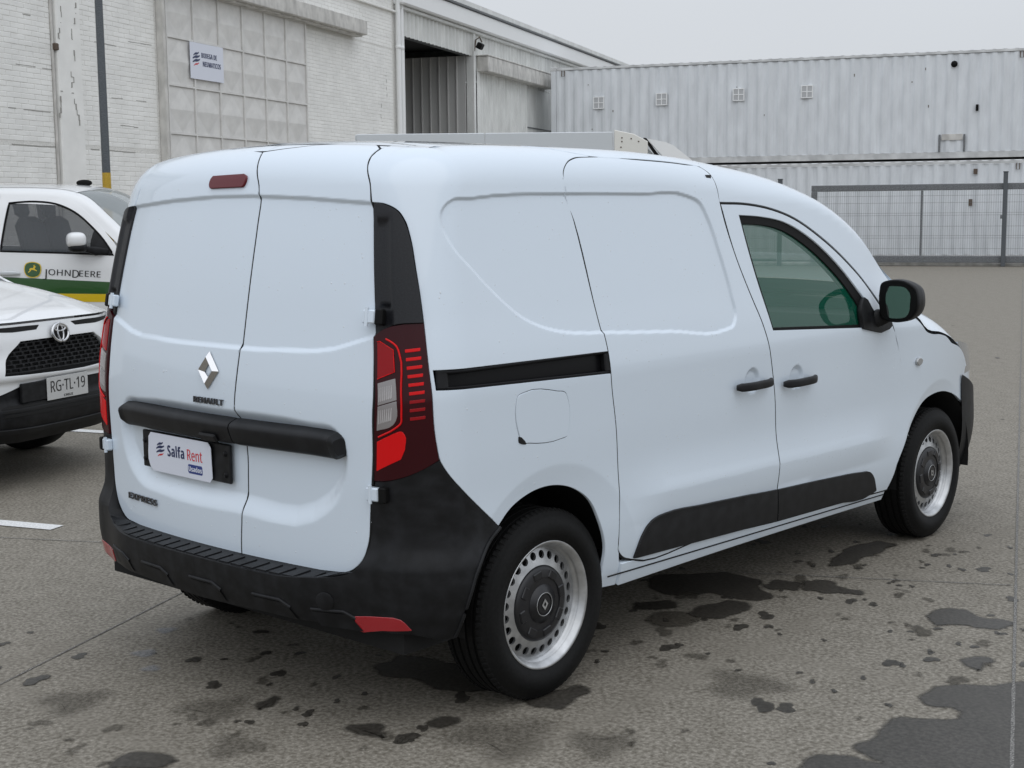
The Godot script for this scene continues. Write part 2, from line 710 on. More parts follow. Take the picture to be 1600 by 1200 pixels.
func materials() -> void:
	var soft := noise_image(512, 0.006, 5, 3)
	var fine := noise_image(512, 0.03, 4, 9)
	mat("van_paint", lin(.70, .785, .875), 0.30, 0.0, 1.0)
	mat("drop", lin(.72, .77, .82), 0.04, 0.0, 1.0)
	mat("car_paint", lin(.80, .81, .82), 0.32, 0.0, 1.0)
	mat("black_plastic", lin(.014, .0145, .0165), 0.5)
	M.black_plastic.metallic_specular = 0.36
	mottle(M.black_plastic, soft.duplicate(), 0.22, 0.55, 1.0)
	mat("grey_plastic", lin(.017, .0175, .0195), 0.48)
	M.grey_plastic.metallic_specular = 0.36
	mottle(M.grey_plastic, soft.duplicate(), 0.3, 0.75, 1.0)
	mat("column_plastic", lin(.020, .021, .025), 0.42)
	M.column_plastic.metallic_specular = 0.4
	mottle(M.column_plastic, fine.duplicate(), 0.09, 0.7, 1.0)
	mat("black_gloss", lin(.007, .007, .008), 0.3)
	M.black_gloss.metallic_specular = 0.25
	mat("rubber", lin(.007, .007, .007), 0.55)
	M.rubber.metallic_specular = 0.25
	mat("tyre", lin(.0085, .0085, .0085), 0.72)
	M.tyre.metallic_specular = 0.35
	mottle(M.tyre, fine.duplicate(), 0.25, 0.65, 1.0)
	mat("dark_gap", lin(.006, .006, .006), 0.9)
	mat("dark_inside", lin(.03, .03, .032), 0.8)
	mat("dash_grey", lin(.05, .05, .052), 0.7)
	mat("seat_cloth", lin(.045, .046, .05), 0.9)
	mat("steel", lin(.66, .67, .68), 0.34, 0.8)
	mottle(M.steel, soft.duplicate(), 0.25, 0.8, 1.0)
	mat("cap_black", lin(.012, .012, .014), 0.36)
	mat("chrome", lin(.62, .62, .63), 0.12, 1.0)
	mat("badge_dark", lin(.10, .10, .105), 0.25, 0.8)
	mat("mirror", lin(.75, .80, .78), 0.02, 1.0)
	mat("plate_white", lin(.74, .77, .86), 0.25)
	mat("plate_grey", lin(.55, .55, .54), 0.4)
	mat("navy_ink", lin(.018, .03, .10), 0.35)
	mat("blue_ink", lin(.02, .045, .22), 0.35)
	mat("red_ink", lin(.62, .035, .045), 0.35)
	mat("ink_black", lin(.012, .012, .012), 0.4)
	mat("red_dull", lin(.125, .006, .012), 0.3)
	mat("lamp_red", lin(.036, .0025, .005), 0.12)
	M.lamp_red.metallic_specular = 0.36
	mat("lens_red", lin(.30, .006, .010), 0.18)
	M.lens_red.metallic_specular = 0.35
	mat("lens_bright", lin(.70, .006, .008), 0.18)
	M.lens_bright.metallic_specular = 0.35
	mat("lens_clear", lin(.30, .28, .28), 0.2, 0.4, 1.0)
	mat("lens_rib", lin(.50, .48, .48), 0.25, 0.3)
	mat("reflector", lin(.36, .010, .018), 0.22, 0.0, 0.6)
	mat("clear_lamp", lin(.40, .41, .42), 0.12, 0.4, 1.0)
	glass("window_glass", lin(.008, .15, .09, 0.46))
	glass("car_glass", lin(.035, .045, .055, 0.58))
	glass("sky_sheen_glass", lin(.42, .46, .46, 0.5))  # pale milky colour stands in for the sky reflected in the windscreens
	mat("galvanised", lin(.25, .262, .275), 0.55, 0.25)
	mottle(M.galvanised, fine.duplicate(), 0.6, 0.7, 1.0)
	mat("wall_paint", lin(.94, .935, .905), 0.85)
	mottle(M.wall_paint, noise_image(512, 0.008, 5, 21), 2.2, 0.94, 1.0)
	mat("mortar", lin(.88, .87, .83), 0.95)
	mottle(M.mortar, fine.duplicate(), 0.5, 0.86, 1.0)
	mat("dirty_concrete", lin(.72, .705, .67), 0.9)
	mottle(M.dirty_concrete, noise_image(512, 0.01, 5, 25), 1.5, 0.80, 1.0, Vector3(1, 0.6, 1))
	mat("sheet_white", lin(.82, .83, .81), 0.6)
	mottle(M.sheet_white, noise_image(512, 0.012, 5, 31), 2.5, 0.90, 1.0, Vector3(1, 0.35, 1))
	mat("door_sheet", lin(.78, .77, .745), 0.65)
	mottle(M.door_sheet, noise_image(512, 0.012, 4, 35), 1.7, 0.93, 1.0)
	mat("leaf_grey", lin(.52, .52, .51), 0.6)
	mat("fascia_white", lin(.88, .89, .89), 0.5)
	mat("container_paint", lin(.80, .83, .86), 0.6)
	mottle(M.container_paint, noise_image(512, 0.012, 5, 41), 2.0, 0.92, 1.0, Vector3(1, 0.22, 1))
	mat("container_rail", lin(.74, .75, .75), 0.65)
	mottle(M.container_rail, soft.duplicate(), 1.6, 0.82, 1.0)
	mat("louvre", lin(.50, .51, .52), 0.7)
	mat("crack", lin(.34, .33, .31), 0.95)
	mat("rust", lin(.12, .09, .07), 0.9)
	mat("pole_grey", lin(.14, .155, .17), 0.6)
	mottle(M.pole_grey, fine.duplicate(), 0.25, 0.7, 1.0)
	mat("yellow_paint", lin(.66, .42, .04), 0.6)
	mottle(M.yellow_paint, fine.duplicate(), 0.3, 0.8, 1.0)
	mat("aluminium", lin(.62, .65, .67), 0.45, 0.3)
	mat("cream_paint", lin(.78, .77, .72), 0.55)
	mat("marking_white", lin(.82, .82, .81), 0.8)
	mottle(M.marking_white, fine.duplicate(), 0.25, 0.85, 1.0)
	mat("joint_filler", lin(.40, .385, .36), 0.9)
	mottle(M.joint_filler, fine.duplicate(), 0.12, 0.35, 1.0)
	mat("green_stripe", lin(.018, .085, .014), 0.3, 0.0, 0.6)
	mat("yellow_stripe", lin(.72, .50, .012), 0.3, 0.0, 0.6)
	mat("lower_grey", lin(.42, .425, .43), 0.35, 0.0, 1.0)
	mat("tint_green", lin(.15, .42, .34), 0.2)


# ---------- ground ----------
func build_ground() -> void:
	var m := mat("concrete", Color.WHITE, 0.78)
	var n := 1024
	var a := noise_image(n, 0.085, 4, 51).get_data()
	var b := noise_image(n, 0.22, 2, 52).get_data()
	var c := noise_image(n, 0.012, 4, 53).get_data()
	var d := PackedByteArray()
	d.resize(n * n * 3)
	for k in n * n:
		var sp := float(b[k]) / 255.0
		var v := 0.186 * (0.22 + 1.26 * a[k] / 255.0 + 0.24 * c[k] / 255.0)
		if sp > 0.70:
			v *= 1.0 + (sp - 0.70) * 5.0
		elif sp < 0.30:
			v *= 1.0 - (0.30 - sp) * 2.0
		var g := int(255.0 * (1.055 * pow(v, 1 / 2.4) - 0.055))
		d[3 * k] = mini(255, g + 6)
		d[3 * k + 1] = g
		d[3 * k + 2] = maxi(0, g - 11)
	m.albedo_texture = ImageTexture.create_from_image(Image.create_from_data(n, n, false, Image.FORMAT_RGB8, d))
	m.uv1_triplanar = true
	m.uv1_world_triplanar = true
	m.uv1_scale = Vector3.ONE / 1.9
	m.detail_enabled = true
	m.detail_blend_mode = BaseMaterial3D.BLEND_MODE_MUL
	m.detail_uv_layer = BaseMaterial3D.DETAIL_UV_1
	m.heightmap_enabled = true
	m.heightmap_scale = 0.12
	m.heightmap_texture = ImageTexture.create_from_image(Image.create_from_data(n, n, false, Image.FORMAT_L8, a))
	var g := Geo.new()
	g.quad(Vector3(-400, 0, 200), Vector3(300, 0, 200), Vector3(300, 0, -500), Vector3(-400, 0, -500))
	var ground := part(self, "ground", g, m, "", "structure")
	# joints between the slabs
	var joints := [[Vector2(2.33, -3.0), Vector2(2.17, .39), Vector2(-4.52, 17.6), Vector2(-8.0, 26.5)], [Vector2(-.05, 1.38), Vector2(1.45, 2.21)], [Vector2(-2.2, -4.0), Vector2(-.63, -1.07), Vector2(-1.08, -.06)], [Vector2(-2.5, .1), Vector2(-.3, 1.24)]]
	joints[0] = [Vector2(2.17, .39) + (Vector2(2.17, .39) - Vector2(-4.52, 17.59)) * 0.2, Vector2(-7.5, 25.3)]
	joints[1] = [Vector2(-3.2, -.35), Vector2(1.45, 2.21)]
	joints[2] = [Vector2(.9, -4.5), Vector2(-1.5, .88), Vector2(-2.6, 3.3)]
	joints.remove_at(3)
	for j in joints.size():
		g = Geo.new()
		for k in joints[j].size() - 1:
			var p: Vector2 = joints[j][k]
			var q: Vector2 = joints[j][k + 1]
			var w: Vector2 = (q - p).orthogonal().normalized() * (0.006 if j == 0 else 0.0035)
			var m2 := int(p.distance_to(q) / 0.12) + 1
			for i in m2:
				var p1 := p.lerp(q, float(i) / m2)
				var p2 := p.lerp(q, float(i + 1) / m2)
				var w1 := w * (0.6 + 0.5 * absf(sin(i * 1.7 + j)))
				var w2 := w * (0.6 + 0.5 * absf(sin((i + 1) * 1.7 + j)))
				g.quad(Vector3(p2.x + w2.x, .003, -p2.y - w2.y), Vector3(p2.x - w2.x, .003, -p2.y + w2.y), Vector3(p1.x - w1.x, .003, -p1.y + w1.y), Vector3(p1.x + w1.x, .003, -p1.y - w1.y))
		for k in g.n.size():
			g.n[k] = Vector3.UP
		part(ground, "slab_joint", g, M.joint_filler)
	# painted bay lines
	for t in [[Vector2(-4.4, -.42), Vector2(-2.56, .27), .10], [Vector2(-5.42, 1.95), Vector2(-2.6, 3.0), .10]]:
		var p: Vector2 = t[0]
		var q: Vector2 = t[1]
		var w: Vector2 = (q - p).orthogonal().normalized() * t[2] / 2
		g = Geo.new()
		g.quad(Vector3(q.x + w.x, .004, -q.y - w.y), Vector3(q.x - w.x, .004, -q.y + w.y), Vector3(p.x - w.x, .004, -p.y + w.y), Vector3(p.x + w.x, .004, -p.y - w.y))
		for k in 4:
			g.n[k] = Vector3.UP
		part(self, "bay_line", g, M.marking_white, "", "structure")
	build_stains(ground)


func build_stains(ground: Node3D) -> void:
	var wet := mat("wet_concrete", Color.WHITE, 0.5)
	wet.transparency = BaseMaterial3D.TRANSPARENCY_ALPHA
	wet.vertex_color_use_as_albedo = true
	wet.albedo_color = lin(.23, .225, .222)
	var dull := mat("faint_stain", Color.WHITE, 0.7)
	dull.transparency = BaseMaterial3D.TRANSPARENCY_ALPHA
	dull.vertex_color_use_as_albedo = true
	dull.albedo_color = lin(.40, .385, .36)
	var pale := mat("pale_stain", Color.WHITE, 0.8)
	pale.transparency = BaseMaterial3D.TRANSPARENCY_ALPHA
	pale.vertex_color_use_as_albedo = true
	pale.albedo_color = lin(.30, .31, .33)
	for w in [wet, dull]:
		w.albedo_texture = M.concrete.albedo_texture
		w.uv1_triplanar = true
		w.uv1_world_triplanar = true
		w.uv1_scale = Vector3.ONE / 1.9
	var big := [
		[.26, 1.36, .34, 1.53, .47, 1.64, .59, 1.63, .70, 1.53, .80, 1.43, .71, 1.34, .57, 1.33, .48, 1.23, .35, 1.22],
		[.62, 1.11, .66, 1.24, .75, 1.33, .80, 1.26, .81, 1.09, .74, 1.03],
		[.76, 1.71, .79, 1.79, .93, 1.78, 1.04, 1.72, .96, 1.62, .85, 1.61], [.67, 1.60, .68, 1.68, .78, 1.66, .79, 1.58, .73, 1.53], [.42, 1.06, .52, 1.14, .56, 1.04, .49, .98],
		[2.12, 1.12, 1.93, 1.09, 1.85, 1.0, 1.79, .97, 1.735, .75, 1.78, .70, 1.85, .70, 1.90, .69, 1.90, .63, 1.82, .59, 1.76, .50, 1.74, .40, 1.78, .31, 1.79, .25, 1.87, .22, 1.74, .17, 1.72, .03, 1.8, -.2, 2.3, .0, 2.5, .5, 2.4, .95],
		[1.40, 1.56, 1.38, 1.72, 1.46, 1.78, 1.52, 1.72, 1.58, 1.74, 1.64, 1.72, 1.66, 1.60, 1.62, 1.56, 1.52, 1.55, 1.45, 1.51],
		[1.69, 1.19, 1.73, 1.24, 1.79, 1.20, 1.78, 1.14, 1.73, 1.13],
		[.67, 2.21, .66, 2.40, .66, 2.56, .77, 2.57, .79, 2.40, .77, 2.29, .77, 2.12, .75, 2.03],
		[.20, -.17, .18, -.02, .41, .04, .60, .02, .62, -.10, .39, -.18], [.79, -.06, .82, .10, .84, .15, .92, .02, .89, -.09],
		[.18, -.66, .17, -.57, .20, -.57, .23, -.66], [.55, -.60, .57, -.52, .67, -.53, .66, -.57], [.70, -.40, .71, -.33, .75, -.33, .76, -.41], [.25, -1.22, .23, -1.15, .30, -1.07, .35, -1.05, .35, -1.14],
	]
	var made := []
	var nz := FastNoiseLite.new()
	nz.seed = 8
	nz.frequency = 5.0
	nz.fractal_octaves = 3
	for t in big:
		var o := curve(t, true, 7)
		for k in o.size():
			o[k] += Vector2(nz.get_noise_2dv(o[k]), nz.get_noise_2dv(o[k] + Vector2(9, 4))) * 0.045
		made.append([o, wet, 1.0, 0.022])
	made.append([curve([.58, .89, .57, 1.0, .66, 1.05, .73, 1.0, .73, .89, .66, .84], true, 8), dull, 0.9, 0.03])
	rng.seed = 77
	var spots := []
	for k in 150:
		var f := rng.randf_range(-1.2, 3.6)
		var x := rng.randf_range(-.2, 2.6)
		spots.append(Vector2(x, f))
	for k in 70:
		spots.append(Vector2(.80 + rng.randfn() * 0.16, rng.randf_range(.4, 3.0)))
	for k in 50:
		spots.append(Vector2(1.6 + rng.randfn() * 0.25, 1.3 + rng.randfn() * 0.5))
	for k in 40:
		spots.append(Vector2(rng.randf_range(-1.2, .8), rng.randf_range(-1.3, -.1)))
	for k in 60:
		spots.append(Vector2(rng.randf_range(-7, 3), rng.randf_range(3.0, 14)))
	for p in spots:
		var wet_there := false
		for k in big.size():
			wet_there = wet_there or Geometry2D.is_point_in_polygon(p, made[k][0])
		if wet_there:
			continue
		var r := 0.010 + 0.026 * pow(rng.randf(), 3.0)
		var nn := 14
		var st := rng.randf_range(1.0, 1.9)
		var o := PackedVector2Array()
		var ph := rng.randf() * TAU
		for k in nn:
			var q := TAU * k / nn
			var rr := r * (1 + 0.28 * sin(2 * q + ph) + 0.18 * sin(3 * q + ph * 2.1) + 0.1 * sin(5 * q + ph * 3.3))
			o.append(p + Vector2(cos(q) * rr, sin(q) * rr * st).rotated(0.5))
		var faint := rng.randf() < 0.42
		made.append([o, dull if faint else wet, rng.randf_range(0.35, 0.8) if faint else rng.randf_range(0.75, 1.0), 0.012 if faint else 0.006])
	for t in [[-.71, -.37, .035], [-.54, -.58, .04], [-.38, -.66, .03]]:
		var o := PackedVector2Array()
		for k in 14:
			var q := TAU * k / 14.0
			o.append(Vector2(t[0], t[1]) + Vector2.from_angle(q) * t[2] * (1 + 0.2 * sin(3 * q + t[0] * 30)))
		made.append([o, pale, 0.45, 0.02])
	for t in [[.95, -.35, .14], [-.3, -1.0, .10], [.1, -.75, .10], [1.2, -.2, .09], [-1.4, .3, .2], [2.0, 2.6, .25], [.4, -.9, .08], [1.25, .5, .12]]:
		var o := PackedVector2Array()
		for k in 18:
			var q := TAU * k / 18.0
			o.append(Vector2(t[0], t[1]) + Vector2.from_angle(q) * t[2] * (1 + 0.25 * sin(3 * q + t[0] * 30) + 0.12 * sin(5 * q)))
		made.append([o, dull, 0.35, t[2] * 0.6])
	var tiny := {wet: SurfaceTool.new(), dull: SurfaceTool.new()}
	for k in made.size():
		var t: Array = made[k]
		var g := feather(t[0], t[3], t[2], 0.0015 + 0.0004 * (k % 5))
		if tiny.has(t[1]) and absf(area(t[0])) < 0.0016:
			tiny[t[1]].append_from(g, 0, Transform3D())
			continue
		part(ground, "wet_patch" if t[1] == wet else ("pale_patch" if t[1] == pale else "faint_patch"), g, t[1])
	for k in tiny:
		part(ground, "water_drops" if k == wet else "faint_drops", tiny[k].commit(), k, "", "stuff")


# a flat patch just above the ground that fades out over its edge
func feather(o: PackedVector2Array, w: float, alpha: float, y: float) -> ArrayMesh:
	if area(o) < 0:
		o.reverse()
	var n := o.size()
	var v := PackedVector3Array()
	var c := PackedColorArray()
	var nn := PackedVector3Array()
	var ix := PackedInt32Array()
	var inner := PackedVector2Array()
	for k in n:
		var d := (o[(k + 1) % n] - o[(k - 1 + n) % n]).normalized()
		var l := Vector2(d.y, -d.x)
		inner.append(o[k] - l * w * 0.5)
		v.append(Vector3(inner[k].x, y, -inner[k].y))
		v.append(Vector3(o[k].x + l.x * w * 0.5, y, -o[k].y - l.y * w * 0.5))
		c.append(Color(1, 1, 1, alpha))
		c.append(Color(1, 1, 1, 0))
		nn.append(Vector3.UP)
		nn.append(Vector3.UP)
	var t := Geometry2D.triangulate_polygon(o)
	if t.is_empty():
		t = Geometry2D.triangulate_delaunay(o)
	for k in t.size() / 3:
		var a := t[3 * k]
		var b := t[3 * k + 1]
		var e := t[3 * k + 2]
		if (o[b] - o[a]).cross(o[e] - o[a]) < 0:
			var s := b
			b = e
			e = s
		ix.append_array([2 * a, 2 * e, 2 * b])
	for k in n:
		var a := 2 * k
		var b := 2 * ((k + 1) % n)
		ix.append_array([a, b, a + 1, a + 1, b, b + 1])
	var arr := []
	arr.resize(Mesh.ARRAY_MAX)
	arr[Mesh.ARRAY_VERTEX] = v
	arr[Mesh.ARRAY_NORMAL] = nn
	arr[Mesh.ARRAY_COLOR] = c
	arr[Mesh.ARRAY_INDEX] = ix
	var m := ArrayMesh.new()
	m.add_surface_from_arrays(Mesh.PRIMITIVE_TRIANGLES, arr)
	return m


# ---------- warehouse ----------
func corrugated(g: Geo, x0: float, x1: float, y0: float, y1: float, z: float, pitch: float, depth: float, flat_share := 0.25) -> void:
	var n := int(round((x1 - x0) / pitch))
	var p := (x1 - x0) / n
	var pts := []
	for k in n:
		var b := x0 + k * p
		pts += [Vector2(b, z), Vector2(b + p * flat_share, z), Vector2(b + p * 0.5, z - depth), Vector2(b + p * (0.5 + flat_share), z - depth)]
	pts.append(Vector2(x1, z))
	for k in pts.size() - 1:
		var a: Vector2 = pts[k]
		var b: Vector2 = pts[k + 1]
		g.quad(Vector3(a.x, y0, a.y), Vector3(b.x, y0, b.y), Vector3(b.x, y1, b.y), Vector3(a.x, y1, a.y))


func build_warehouse() -> void:
	var h := thing("warehouse", "long white painted brick warehouse with a big panelled sliding door and a metal clad wing", "warehouse", Transform3D(Basis(Vector3(-.3849, 0, -.923), Vector3.UP, Vector3(.923, 0, -.3849)), Vector3(-15.74, 0, -9.959)))
	var wall := bx(h, "brick_wall", Vector3(-1.7, 3.3, -.15), Vector3(23.4, 6.6, .30), M.mortar)
	bx(h, "rear_wall", Vector3(10, 3.3, -12), Vector3(46.8, 6.6, .3), M.wall_paint)
	bx(h, "end_wall", Vector3(-13.2, 3.3, -6.1), Vector3(.3, 6.6, 11.5), M.wall_paint)
	bx(h, "end_wall", Vector3(33.2, 3.3, -6.1), Vector3(.3, 6.6, 11.5), M.wall_paint)
	bx(h, "roof", Vector3(10, 6.72, -6.1), Vector3(47, .12, 12.6), M.sheet_white)
	bx(h, "floor_slab", Vector3(10, .05, -6.1), Vector3(46, .1, 11.4), M.dirty_concrete)
	# bricks: the 300 that show largest by themselves, the others joined
	var shapes := []
	for k in 4:
		var bg := Geo.new()
		box(bg, Vector3.ZERO, Vector3(.291, .0675, .02), .005, Basis.from_euler(Vector3(rng.randf_range(-.03, .03), rng.randf_range(-.012, .012), rng.randf_range(-.008, .008))))
		shapes.append(bg.mesh())
	var rest := Geo.new()
	var single := 0
	rng.seed = 11
	for zone in [[-13.3, -2.62, 0.0, 6.5], [-1.98, .04, 0.0, 6.5], [5.32, 9.55, 0.0, 5.15], [7.60, 9.55, 5.15, 5.52], [5.32, 9.55, 5.52, 6.5]]:
		var row := 0
		var y: float = zone[2] + .04
		while y < zone[3]:
			if absf(y - 2.49) > 0.035:
				var x: float = zone[0]
				while x < zone[1] - 0.03:
					var wd := minf(.142 if row % 2 and x == zone[0] else .291, zone[1] - x)
					var at := Vector3(x + wd / 2, y, -0.0055 + rng.randf_range(-.002, .002))
					if wd > .285 and single < 300 and x > -3.95 and y > 1.95 and y < 4.7 and zone[1] < 1:
						single += 1
						var b := part(wall, "brick", shapes[rng.randi() % 4], M.wall_paint)
						b.position = at
					elif wd > .03:
						box(rest, at, Vector3(wd, .0675, .02), .005, Basis.from_euler(Vector3(rng.randf_range(-.03, .03), rng.randf_range(-.012, .012), rng.randf_range(-.008, .008))))
					x += wd + .007
			y += .073
			row += 1
	part(wall, "bricks", rest, M.wall_paint, "", "stuff")
	rng.seed = 31
	for t in [[-2.06, 4.6, 0, 22, .096], [-2.46, 4.5, 0, 14, .096], [-2.25, 3.6, 0, 20, .096], [-2.5, 3.3, 0, 12, .096], [-3.9, 2.50, 1, 9, .012], [-1.9, 2.50, 1, 8, .012], [-1.7, 4.1, 1, 5, .012], [-1.2, 3.3, 1, 6, .012], [-3.4, 3.6, 1, 5, .012], [-3.6, 3.0, 1, 6, .012], [-1.0, 2.9, 1, 5, .012], [-3.2, 4.3, 1, 4, .012], [-.7, 4.2, 1, 4, .012], [9.2, 4.6, 0, 16, .012], [8.9, 3.9, 0, 14, .012]]:
		var cg := Geo.new()
		var p := Vector2(t[0], t[1])
		for k in t[3]:
			var q := p
			if t[2] == 0:
				q += Vector2(rng.randf_range(-.03, .03), -.073) if k % 2 else Vector2(rng.randf_range(-.05, .05), -.004)
			else:
				q += Vector2(rng.randf_range(.10, .22), rng.randf_range(-.006, .006))
			if rng.randf() < .72:
				var c := (p + q) / 2
				box(cg, Vector3(c.x, c.y, t[4] - .008), Vector3(maxf(absf(q.x - p.x), .010), maxf(absf(q.y - p.y), .008 + .005 * rng.randf()), .006))
			p = q
		part(h, "crack", cg, M.crack)
	# pilaster, conduit and downpipes
	bx(h, "pilaster", Vector3(-2.28, 3.3, .04), Vector3(.56, 6.6, .09), M.wall_paint, .02)
	var g := Geo.new()
	tube(g, [Vector3(-2.60, 0, .02), Vector3(-2.60, 6.5, .02)], .022, 8)
	part(h, "conduit", g, M.dirty_concrete)
	bx(h, "conduit_box", Vector3(-2.57, 3.92, .05), Vector3(.09, .10, .07), M.rust, .01)
	for x in [9.68, 9.86]:
		g = Geo.new()
		tube(g, [Vector3(x, 0, .10), Vector3(x, 6.25, .10)], .055, 12)
		for y in [1.2, 3.2, 5.2]:
			lathe(g, [Vector2(.055, .04), Vector2(.066, .035), Vector2(.066, -.035), Vector2(.055, -.04)], 12, Transform3D(Basis(), Vector3(x, y, .10)))
		part(h, "downpipe", g, M.fascia_white)
	bx(h, "cornice", Vector3(4.6, 5.98, .03), Vector3(10.2, .05, .08), M.wall_paint, .01)
	# the big sliding door
	var door := Node3D.new()
	door.name = "sliding_door"
	h.add_child(door, true)
	bx(door, "door_backing", Vector3(2.68, 2.6, .05), Vector3(5.0, 5.2, .05), M.door_sheet)
	var px := []
	for k in 7:
		px.append(lerpf(.24, 5.14, k / 6.0))
	var py := [.05, .52, 1.28, 2.06, 2.84, 3.62, 4.39, 5.18]
	for a in 6:
		for b in 7:
			g = Geo.new()
			var x0: float = px[a] + .022
			var x1: float = px[a + 1] - .022
			var y0: float = py[b] + .022
			var y1: float = py[b + 1] - .022
			var c := Vector3((x0 + x1) / 2, (y0 + y1) / 2, .122)
			var q := [Vector3(x0, y0, .082), Vector3(x1, y0, .082), Vector3(x1, y1, .082), Vector3(x0, y1, .082)]
			# a pressed lozenge: four corners flat, four facets rising to the middle
			var mids := []
			for k in 4:
				mids.append((q[k] + q[(k + 1) % 4]) / 2)
			for k in 4:
				g.flat(q[k], mids[k], mids[(k + 3) % 4])
				g.flat(mids[(k + 3) % 4], mids[k], c)
			for k in 4:
				g.quad(q[k] - Vector3(0, 0, .01), q[(k + 1) % 4] - Vector3(0, 0, .01), q[(k + 1) % 4], q[k])
			part(door, "door_panel", g, M.door_sheet)
	for k in 7:
		bx(door, "door_bar", Vector3(px[k], 2.6, .095), Vector3(.034, 5.16, .035), M.door_sheet, .004)
	for b in 8:
		for a in 6:
			bx(door, "door_bar", Vector3((px[a] + px[a + 1]) / 2, py[b], .092), Vector3(px[a + 1] - px[a] - .04, .03, .030), M.door_sheet, .004)
	bx(h, "door_post", Vector3(.13, 2.6, .07), Vector3(.07, 5.2, .14), M.dirty_concrete, .01)
	bx(h, "door_track", Vector3(3.75, 5.21, .15), Vector3(7.5, .07, .16), M.dirty_concrete, .01)
	bx(h, "door_canopy", Vector3(3.75, 5.36, .17), Vector3(7.62, .30, .30), M.dirty_concrete, .015)
	# the metal clad wing: header, open bay, sliding sheet door
	var clad := Node3D.new()
	clad.name = "metal_wing"
	h.add_child(clad, true)
	g = Geo.new()
	corrugated(g, 9.97, 14.55, 5.50, 6.06, .06, .24, .05)
	part(clad, "header_sheet", g, M.sheet_white)
	g = Geo.new()
	corrugated(g, 14.72, 33.3, 5.05, 6.06, .06, .24, .05)
	part(clad, "header_sheet", g, M.sheet_white)
	bx(clad, "bay_post", Vector3(14.62, 3.05, .0), Vector3(.14, 6.1, .22), M.sheet_white, .01)
	bx(clad, "bay_post", Vector3(9.99, 3.05, -.02), Vector3(.10, 6.1, .24), M.sheet_white, .01)
	bx(clad, "header_beam", Vector3(12.3, 5.55, -.08), Vector3(4.5, .12, .1), M.galvanised)
	for k in 9:
		bx(clad, "inner_leaf", Vector3(14.50, 2.75, -.22 - k * .245), Vector3(.03, 5.5, .225), M.leaf_grey, .004)
		bx(clad, "leaf_stile", Vector3(14.475, 2.75, -.345 - k * .245), Vector3(.07, 5.5, .035), M.leaf_grey, .006)
	g = Geo.new()
	corrugated(g, 14.75, 18.93, .08, 5.2, .11, .20, .045)
	part(clad, "sheet_door", g, M.sheet_white)
	bx(clad, "wall_panel", Vector3(26.2, 2.5, .0), Vector3(14.2, 5.1, .08), M.sheet_white)
	bx(clad, "dark_gap", Vector3(19.02, 2.5, -.04), Vector3(.18, 5.1, .04), M.dark_gap)
	bx(clad, "wall_rail", Vector3(26.2, 3.92, .05), Vector3(14.1, .03, .03), M.galvanised)
	bx(clad, "door_canopy", Vector3(17.85, 5.32, .22), Vector3(5.9, .40, .32), M.dirty_concrete, .02)
	bx(clad, "canopy_cap", Vector3(17.85, 5.535, .20), Vector3(5.95, .03, .38), M.dirty_concrete, .006)
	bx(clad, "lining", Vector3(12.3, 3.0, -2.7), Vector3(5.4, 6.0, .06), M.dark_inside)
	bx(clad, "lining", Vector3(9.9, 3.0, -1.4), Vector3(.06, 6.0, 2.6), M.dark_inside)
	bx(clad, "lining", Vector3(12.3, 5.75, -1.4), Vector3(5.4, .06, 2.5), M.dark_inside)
	bx(h, "fascia", Vector3(21.5, 6.36, .12), Vector3(23.7, .42, .28), M.fascia_white, .03)
	bx(h, "gutter_edge", Vector3(21.5, 6.585, .14), Vector3(23.75, .035, .34), M.galvanised, .008)
	bx(h, "soffit_shadow_board", Vector3(21.5, 6.10, .07), Vector3(23.6, .07, .14), M.sheet_white, .01)
	bx(h, "parapet", Vector3(-1.7, 6.85, -.1), Vector3(23.2, .6, .36), M.wall_paint, .02)
	# floodlight by the bay
	bx(h, "floodlight", Vector3(14.45, 5.72, .32), Vector3(.22, .16, .14), M.rubber, .02, Basis(Vector3.RIGHT, .5))
	g = Geo.new()
	tube(g, [Vector3(14.62, 5.62, .1), Vector3(14.62, 5.9, .14), Vector3(14.75, 5.98, .2), Vector3(14.9, 5.88, .2)], .02, 8)
	part(h, "floodlight_arm", g, M.rust)
	# the sign on the door
	var sgn := thing("door_sign", "small white sign with a striped globe and dark lettering on the panelled sliding door", "sign", h.transform * Transform3D(Basis(), Vector3(1.42, 4.07, .125)))
	bx(sgn, "board", Vector3.ZERO, Vector3(1.06, .60, .012), M.plate_white, .002)
	globe_emblem(sgn, Transform3D(Basis(), Vector3(-.35, .04, .007)), .125)
	text(sgn, "lettering", "BODEGA DE", M.navy_ink, .082, Transform3D(Basis(), Vector3(.06, .105, .008)), .003, "Droid Sans", 700, .8)
	text(sgn, "lettering", "NEUMATICOS", M.navy_ink, .082, Transform3D(Basis(), Vector3(.14, -.035, .008)), .003, "Droid Sans", 700, .8)


